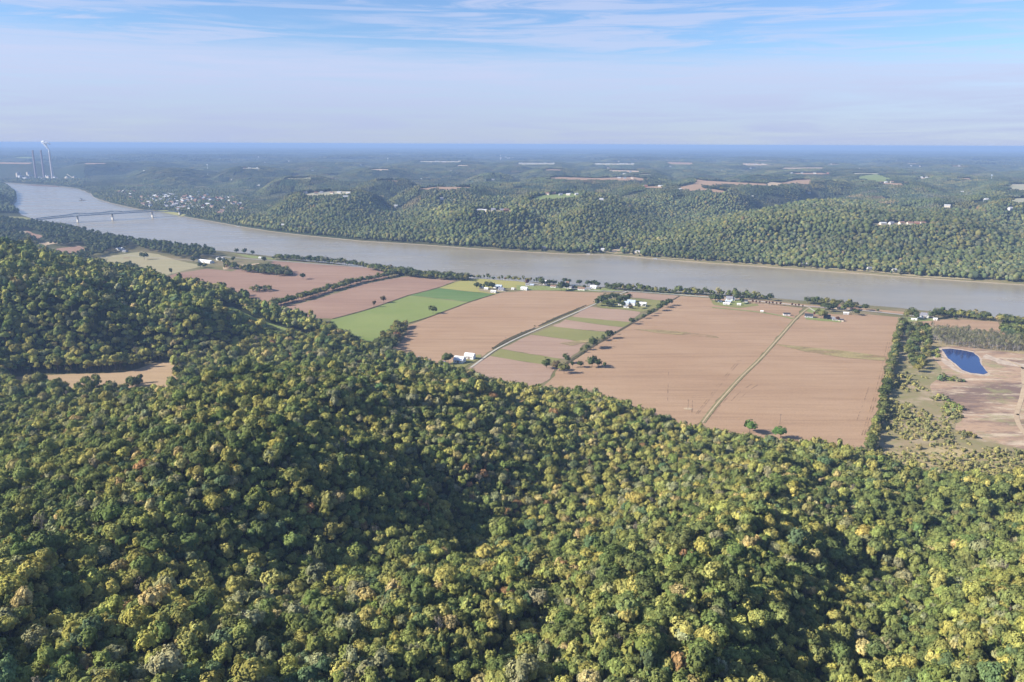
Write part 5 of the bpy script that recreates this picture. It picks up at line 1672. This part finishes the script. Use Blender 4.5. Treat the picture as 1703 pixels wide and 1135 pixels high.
STK = []
for px_, py_, top, mt, lb in ((60.8, 298, 232, STACKD, 'tall smokestack without smoke, leftmost of the three'), (74, 296, 232, STACKD, 'tall smokestack without smoke, middle of the three'), (88, 297.5, 236, STACKM, 'tall pale smokestack giving off white smoke, rightmost of the three')):
    g = W(px_, py_, 3)
    root = empty('smokestack', (g[0], g[1], 3)); tag(root, lb, 'smokestack', 'smokestacks of the power station')
    multi('shaft', [lathe([(11, -2), (9.6, 40), (8.2, 120), (7, top - 18)])], mt, root)
    multi('top_band', [lathe([(7.05, top - 18), (6.9, top - 4), (7.4, top - 4), (7.4, top), (5.5, top)])], STACKD if mt is STACKD else RMETAL, root)
    STK.append((g[0], g[1], 3 + top))
CREAMP = flat_mat('tan_plant_cladding', (.44, .38, .31), .8, .2, .1, .1)
def block(px_, py_, w, d, h, mt, lb, extra_=(), rz_=-.6, cat='building', name='industrial_building'):
    g = W(px_, py_, 3)
    root = empty(name, (g[0], g[1], 3), rz_); tag(root, lb, cat, 'buildings of the power station')
    multi('wall', [box_vf(-w / 2, w / 2, -d / 2, d / 2, -2, h)], mt, root)
    multi('roof', [box_vf(-w / 2 - 1, w / 2 + 1, -d / 2 - 1, d / 2 + 1, h, h + 1.5), box_vf(-w / 5, w / 6, -d / 5, d / 4, h + 1.5, h + 6)], RGREY, root)
    for ex in extra_:
        multi('annex', [box_vf(*ex)], CREAM if mt is GREYW else GREYW, root)
block(31, 295.5, 24, 30, 38, CREAMP, 'tan boiler block at the left end of the power station', ((12, 45, -12, 12, -2, 18),))
block(42, 294, 30, 30, 46, CREAMP, 'tall tan boiler block, second from the left', ((15, 40, -12, 12, -2, 22),))
block(48, 295, 24, 26, 42, CREAMP, 'tan boiler block, third from the left', ((12, 30, -12, 12, -2, 20),))
block(53.5, 294, 24, 26, 44, CREAMP, 'tan boiler block touching the left smokestack', ())
block(44, 300, 70, 28, 20, GREYW, 'long grey turbine hall in front of the boiler blocks', ((-60, -35, -10, 10, -2, 12),))
block(67, 298, 44, 26, 16, GREYW, 'grey hall between the left and middle smokestacks', ((22, 40, -8, 8, -2, 9),))
block(81, 297, 50, 24, 18, CREAMP, 'pale hall between the middle and right smokestacks', ((-40, -25, -8, 8, -2, 26),))
block(73, 301.5, 34, 20, 12, CREAMP, 'white low hall close to the barge dock', ())
block(92, 299, 30, 20, 22, GREYW, 'grey block right of the smoking stack', ((15, 40, -6, 6, -2, 12),))
block(57, 303, 40, 16, 9, GREYW, 'low grey shed behind the row of barges', ())
block(124, 297.5, 22, 18, 18, CREAMP, 'cream silo house right of the limestone pile', ((10, 26, -5, 5, -2, 10),))
block(130, 299, 20, 14, 8, CREAMP, 'small white hall right of the cream silo house', ())
block(103, 300.5, 60, 12, 6, CREAMP, 'long low white shed in front of the limestone pile', ())
g = W(111.5, 299, 3); rg2 = np.random.default_rng(5)
v, f = lathe([(38, 0), (24, 10), (12, 21), (4, 28), (1, 29)], 24)
v = [(a_ * (1 + rg2.normal() * .05), b_ * (1 + rg2.normal() * .05), c_) for a_, b_, c_ in v]
o = multi('limestone_pile', [(v, f)], LIME); o.location = (g[0], g[1], 2.5); tag(o, 'pale cone-shaped stone pile right of the smokestacks', 'stone pile')
root = empty('conveyor', (g[0], g[1], 3)); tag(root, 'inclined conveyor running down right from the stone pile', 'conveyor')
multi('gallery', [beam((6, -2, 44), (75, -20, 4), 4, 4)], CREAM, root)
for s_ in (.35, .7): multi('leg', [beam((6 + 69 * s_, -2 - 18 * s_, 42 - 40 * s_), (6 + 69 * s_, -2 - 18 * s_, -3), 1.5, 1.5)], STEEL, root)
for i in range(7):
    g = W(52 + i * 6.6, 308.6 + i * .35, WATER)
    o = multi('barge', [([(-26, -5, -1), (26, -5, -1), (26, 5, -1), (-26, 5, -1), (-29, -5.5, 3.2), (29, -5.5, 3.2), (29, 5.5, 3.2), (-29, 5.5, 3.2)], box_vf(0, 1, 0, 1, 0, 1)[1]), box_vf(-22, 22, -4, 4, 3.2, 4.4)], RUST)
    o.location = (g[0], g[1] , WATER); o.rotation_euler = (0, 0, -.12)
    tag(o, 'rusty barge moored below the smokestacks, %s in the row from the left' % ['first', 'second', 'third', 'fourth', 'fifth', 'sixth', 'last'][i], 'barge', 'barges moored at the power station')
# smoke plume
t = NT('white_smoke'); t.t.nodes.remove(t.out); t.out = t.n('ShaderNodeOutputMaterial')
d_ = t.n('ShaderNodeBsdfDiffuse'); d_.inputs[0].default_value = (.95, .95, .95, 1)
tl = t.n('ShaderNodeBsdfTranslucent'); tl.inputs[0].default_value = (.95, .95, .95, 1)
m1 = t.n('ShaderNodeMixShader'); m1.inputs[0].default_value = .4; t.l(d_.outputs[0], m1.inputs[1]); t.l(tl.outputs[0], m1.inputs[2])
fc = t.n('ShaderNodeLayerWeight'); fc.inputs[0].default_value = .25
al = t.math('MULTIPLY', t.rng(fc.outputs['Facing'], 1, .6), 1.0)
tp = t.n('ShaderNodeBsdfTransparent'); m2 = t.n('ShaderNodeMixShader'); t.l(al, m2.inputs[0]); t.l(tp.outputs[0], m2.inputs[1]); t.l(m1.outputs[0], m2.inputs[2])
t.l(m2.outputs[0], t.out.inputs[0]); MSMOKE = t.m
bm = bmesh.new(); sx0, sy0, sz0 = STK[2]
rg3 = np.random.default_rng(3)
for i in range(13):
    s_ = i / 12
    c_ = Vector((sx0 - 4 - 42 * s_ ** .9, sy0 + 10 * s_, min(sz0 + 4 + 62 * s_, 299)))
    r0 = 5 + 10 * s_
    bmesh.ops.create_icosphere(bm, subdivisions=2, radius=r0, matrix=Matrix.Translation(c_) @ Matrix.Diagonal((1.2, 1, .85, 1)))
for i in range(3):
    bmesh.ops.create_icosphere(bm, subdivisions=2, radius=12 - i * 2, matrix=Matrix.Translation((sx0 - 22 + 14 * i, sy0 + 8, 297 - i * 5)) @ Matrix.Diagonal((1.5, 1, .6, 1)))
for v_ in bm.verts: v_.co += Vector(rg3.normal(size=3) * .7)
me = bpy.data.meshes.new('smoke_plume'); bm.to_mesh(me); bm.free(); me.materials.append(MSMOKE)
ob = link('smoke_plume', me)
md = ob.modifiers.new('remesh', 'REMESH'); md.mode = 'VOXEL'; md.voxel_size = 1.6; md.use_smooth_shade = True
tag(ob, 'white smoke drifting left off the right smokestack', 'smoke', kind='stuff')

# towboat
g = W(136.5, 333.5, WATER)
root = empty('towboat', (g[0], g[1], WATER), -.1); tag(root, 'small dark towboat alone in midstream beyond the bridge', 'boat')
multi('hull', [([(-13, -4, -1), (14, -4, -1), (14, 4, -1), (-13, 4, -1), (-14, -4.5, 2.4), (17, -4.5, 2.8), (17, 4.5, 2.8), (-14, 4.5, 2.4)], box_vf(0, 1, 0, 1, 0, 1)[1])], DARKW, root)
multi('cabin', [box_vf(-11, -2, -3.5, 3.5, 2.4, 6), box_vf(-10, -5, -3, 3, 6, 9)], GREYW, root)
multi('pilot_house', [box_vf(-9.5, -6, -2.2, 2.2, 9, 12)], DARKW, root)
multi('funnel', [lathe([(.8, 6), (.8, 11)], 8)], RDARK, root)

# water towers
def water_tower(px_, ptop, pbot, rad, mt, lb, z=None):
    if z is None: g = on_ground(px_, pbot)
    else: g = (*W(px_, pbot, z), z)
    dist = math.hypot(g[0], g[1]); h_ = (pbot - ptop) * dist / F
    root = empty('water_tower', g); tag(root, lb, 'water tower')
    multi('stem', [lathe([(rad * .45, -6), (rad * .2, h_ * .2), (rad * .2, h_ - rad * 1.4)], 12)], mt, root)
    multi('tank', [lathe([(rad * .2, h_ - rad * 1.5), (rad * .8, h_ - rad * 1.2), (rad, h_ - rad * .75), (rad * .85, h_ - rad * .25), (rad * .3, h_)], 16)], mt, root)
water_tower(345.3, 274.5, 284, 6.5, WHITE, 'white water tower above the far river town')
water_tower(645.3, 263.5, 270, 7, WHITE, 'white water tower in the distance left of the middle')
water_tower(832.5, 258.5, 266, 7, WHITE, 'slim pale water tower in the far middle distance')
water_tower(1648.5, 292.5, 301, 5, RBLUE, 'pale blue water tower in the far right distance')

# ------------------------------------------------------------------ the far town and scattered houses
WHITE = flat_mat('aged_white_siding', (.50, .49, .47), .8, .2, .1, .2)
RMETAL = flat_mat('aged_metal_roof', (.48, .48, .48), .6, .3, .1, .15)
def small_house_mesh(name, w, d, h, rh, wall, roof):
    wv_, wf_ = gable_wall(w, d, h, rh); rv_, rf_ = roof_vf(w, d, h, rh, .6, .3)
    me = bpy.data.meshes.new(name)
    me.from_pydata([tuple(p) for p in wv_] + [tuple(p) for p in rv_], [], [tuple(q) for q in wf_] + [tuple(i + len(wv_) for i in q) for q in rf_])
    me.materials.append(wall); me.materials.append(roof)
    me.polygons.foreach_set('material_index', [0] * len(wf_) + [1] * len(rf_)); me.update()
    return me


HM = [(small_house_mesh('house', 13, 10, 6, 4, WHITE, RMETAL), 'white'), (small_house_mesh('house', 14, 10, 6, 4, WHITE, RGREY), 'grey-roofed white'),
      (small_house_mesh('house', 16, 11, 7, 3.5, CREAM, RBROWN), 'brown-roofed cream'), (small_house_mesh('house', 15, 11, 8, 3.5, BRICK, RBROWN), 'red brick'), (small_house_mesh('house', 18, 12, 6, 3, CREAM, RMETAL), 'pale')]
hz = H(np.array([q[0] for q in pcs]), np.array([q[1] for q in pcs]))
for q, zz in zip(pcs, hz):
    me, cn = HM[int(rg4.choice(5, p=[.32, .2, .2, .13, .15]))]
    o = link('town_house', me, None, (q[0], q[1], float(zz)), float(rg4.choice([0, math.pi / 2]) - .3 + rg4.normal() * .1))
    s_ = rg4.uniform(.85, 1.35); o.scale = (s_, s_, s_)
    tag(o, '%s house among the trees of the far river town' % cn, 'house', 'houses of the far river town')
g = W(302, 348, 4)
root = empty('brick_warehouse', (g[0], g[1], float(H(g[0], g[1]))), -.2); tag(root, 'large red brick block with pale roof near the bridge end of town', 'building')
multi('wall', [box_vf(-20, 20, -9, 9, -1, 11)], BRICK, root); multi('roof', [box_vf(-20.5, 20.5, -9.5, 9.5, 11, 12)], RMETAL, root)
multi('annex', [box_vf(-34, -20.6, -8, 8, -1, 8)], CREAM, root)
g = W(289, 345, 4); root = empty('church', (g[0], g[1], float(H(g[0], g[1]))), .2); tag(root, 'pale church with pointed steeple in the far town', 'church')
multi('wall', [gable_wall(18, 10, 8, 6)], CREAM, root); multi('roof', [roof_vf(18, 10, 8, 6)], RGREY, root); multi('steeple', [lathe([(2.6, -1), (2.6, 17), (.2, 30)], 4)], WHITE, root)

# distant buildings: wide pale halls in two bands, and houses dotted on clearings
HALL = [(small_house_mesh('warehouse', 36, 18, 7, 2, WHITE, RMETAL), 'white'), (small_house_mesh('warehouse', 26, 18, 8, 2, CREAM, RGREY), 'cream'), (small_house_mesh('warehouse', 50, 22, 7, 2, WHITE, RMETAL), 'long white')]
cnt = 0
for hall_i, g in enumerate(halls_at):
    dd_ = math.hypot(g[0], g[1])
    if dd_ > 5200 and hall_i < 60:
        me, cn = HALL[int(rg4.integers(0, 3))]
        o = link('warehouse', me, None, g, rg4.uniform(-.3, .1)); tag(o, '%s hall among the buildings on the far plateau' % cn, 'warehouse', 'pale halls on the far plateau')
    else:
        me, cn = HM[int(rg4.integers(0, 5))]
        o = link('country_house', me, None, g, rg4.uniform(-.5, .4)); tag(o, '%s house in a clearing of the wooded bluffs' % cn, 'house', 'country houses beyond the river')
for (px_, py_), g in zip(alone_px, alone_at):
    me, cn = HM[int(rg4.choice([0, 0, 1, 4]))]
    s_ = .75 if py_ > 400 else 1.15
    o = link('country_house', me, None, g, rg4.uniform(-.5, .4)); o.scale = (s_, s_, s_)
    where = 'at the foot of the bluffs on the far river bank' if py_ > 370 else 'in the woods beyond the river'
    tag(o, '%s house standing alone %s' % (cn, where), 'house', 'country houses beyond the river')
for px_, py_, lb in ((398, 377.3, 'small white dock at the far bank below the town'), (1092, 431.5, 'white dock at the far bank right of the clearing'), (980, 423.5, 'tiny boat dock at the far bank near the middle')):
    g = W(px_, py_, WATER)
    root = empty('boat_dock', (g[0], g[1], WATER), -.1); tag(root, lb, 'dock')
    multi('deck', [box_vf(-11, 11, -2, 2, .4, .8)], WHITE, root); multi('boat_shelter', [box_vf(-8, 2, -1.8, 1.8, .85, 2.6)], RMETAL, root)
    for s_ in (-10, 0, 10): multi('post', [box_vf(s_ - .3, s_ + .3, -2.4, -2.05, -2, 2)], CONC, root)

# ------------------------------------------------------------------ air
t = NT('hazy_air')
pv = t.n('ShaderNodeVolumePrincipled')
pv.inputs['Color'].default_value = (.35, .52, .83, 1)
pv.inputs['Density'].default_value = 7.8e-5
pv.inputs['Anisotropy'].default_value = 0.0
t.l(pv.outputs[0], t.out.inputs['Volume'])
v, f = box_vf(-91500, 91500, -2500, 91500, -16, 304)
f = [tuple(q) for q in f]
me = bpy.data.meshes.new('haze'); me.from_pydata(v, [], f); me.update(); me.materials.append(t.m)
tag(link('haze', me), 'thin blue autumn haze over the valley', 'haze', kind='stuff')

# ------------------------------------------------------------------ sky and sun
EL, = (31.0,)
w = bpy.data.worlds.new('World'); sc.world = w; w.use_nodes = True
nt = w.node_tree; nt.nodes.clear()
def wn_(typ, ins=None, **kw):
    nd = nt.nodes.new(typ)
    for k_, v_ in kw.items(): setattr(nd, k_, v_)
    for k_, v_ in (ins or {}).items():
        if isinstance(v_, bpy.types.NodeSocket): nt.links.new(v_, nd.inputs[k_])
        else: nd.inputs[k_].default_value = v_
    return nd
tc = wn_('ShaderNodeTexCoord').outputs['Generated']
vm = wn_('ShaderNodeVectorMath', {0: tc, 1: (-1, -1, .004)}, operation='MAXIMUM').outputs[0]
sky = wn_('ShaderNodeTexSky', {'Vector': vm}, sky_type='NISHITA', sun_disc=False, sun_elevation=R(EL), sun_rotation=R(-103), altitude=300, air_density=1.0, dust_density=.3, ozone_density=3.0)
skc = wn_('ShaderNodeMix', {0: 1.0, 6: sky.outputs[0], 7: (.76, .88, 1.10, 1)}, data_type='RGBA', blend_type='MULTIPLY').outputs[2]
bg = wn_('ShaderNodeBackground', {'Color': skc, 'Strength': .074})
sp = wn_('ShaderNodeSeparateXYZ', {0: vm})
zc_ = sp.outputs[2]
# thin cirrus high up: long streaks, fading into a pale veil low down
mp = wn_('ShaderNodeMapping', {'Vector': vm}); mp.inputs['Scale'].default_value = (3.6, 3.6, 60); mp.inputs['Rotation'].default_value = (R(1.5), R(4.0), 0)
ns = wn_('ShaderNodeTexNoise', {'Vector': mp.outputs[0], 'Scale': 1.6, 'Detail': 9, 'Roughness': .62, 'Distortion': .6}).outputs['Fac']
mp2 = wn_('ShaderNodeMapping', {'Vector': vm}); mp2.inputs['Scale'].default_value = (1.1, 1.1, 12); mp2.inputs['Location'].default_value = (3, 1, 0)
nb = wn_('ShaderNodeTexNoise', {'Vector': mp2.outputs[0], 'Scale': 1.7, 'Detail': 4, 'Roughness': .5}).outputs['Fac']
def ma(op, a, b=0.0, c=None):
    nd = wn_('ShaderNodeMath', {0: a, 1: b}, operation=op); return nd.outputs[0]
def mr(v_, a, b, c=0., d=1., smooth=True):
    nd = wn_('ShaderNodeMapRange', {0: v_, 1: a, 2: b, 3: c, 4: d}, interpolation_type='SMOOTHSTEP' if smooth else 'LINEAR'); return nd.outputs[0]
zz = ma('ADD', zc_, ma('ADD', ma('MULTIPLY', ma('SUBTRACT', ns, .5), .05), ma('MULTIPLY', sp.outputs[0], .020)))
veil = mr(zz, .113, .088)
streak = ma('MULTIPLY', mr(ns, .42, .62), mr(nb, .22, .50))
top = ma('MULTIPLY', streak, mr(zc_, .5, .16, .35, .68))
fac = ma('MINIMUM', ma('MAXIMUM', ma('MULTIPLY', veil, mr(ns, .25, .7, .62, .95)), top), .96)
low = mr(zc_, .0, .10)
cc_ = wn_('ShaderNodeMix', {0: low, 6: (.50, .58, .84, 1), 7: (.64, .72, .98, 1)}, data_type='RGBA').outputs[2]
bg2 = wn_('ShaderNodeBackground', {'Color': cc_, 'Strength': .475})
mx = wn_('ShaderNodeMixShader', {0: fac}); nt.links.new(bg.outputs[0], mx.inputs[1]); nt.links.new(bg2.outputs[0], mx.inputs[2])
wo = wn_('ShaderNodeOutputWorld'); nt.links.new(mx.outputs[0], wo.inputs[0])

ld = bpy.data.lights.new('sun', 'SUN'); ld.energy = 5.0; ld.angle = R(.5); ld.color = (1, .93, .82)
lo = bpy.data.objects.new('sun', ld); C.objects.link(lo)
dv_ = Vector((math.cos(R(EL)), .20, -math.sin(R(EL)))).normalized()
lo.rotation_euler = dv_.to_track_quat('-Z', 'Y').to_euler()
lo.location = (0, 0, 600)

sc.view_settings.view_transform = 'Standard'; sc.view_settings.look = 'None'
sc.view_settings.exposure = 1.0; sc.view_settings.gamma = 1
sc.render.engine = 'CYCLES'
sc.cycles.max_bounces = 4; sc.cycles.diffuse_bounces = 2; sc.cycles.glossy_bounces = 2; sc.cycles.transmission_bounces = 1
sc.cycles.transparent_max_bounces = 8; sc.cycles.volume_bounces = 0
sc.cycles.use_denoising = True
sc.cycles.sample_clamp_indirect = 4
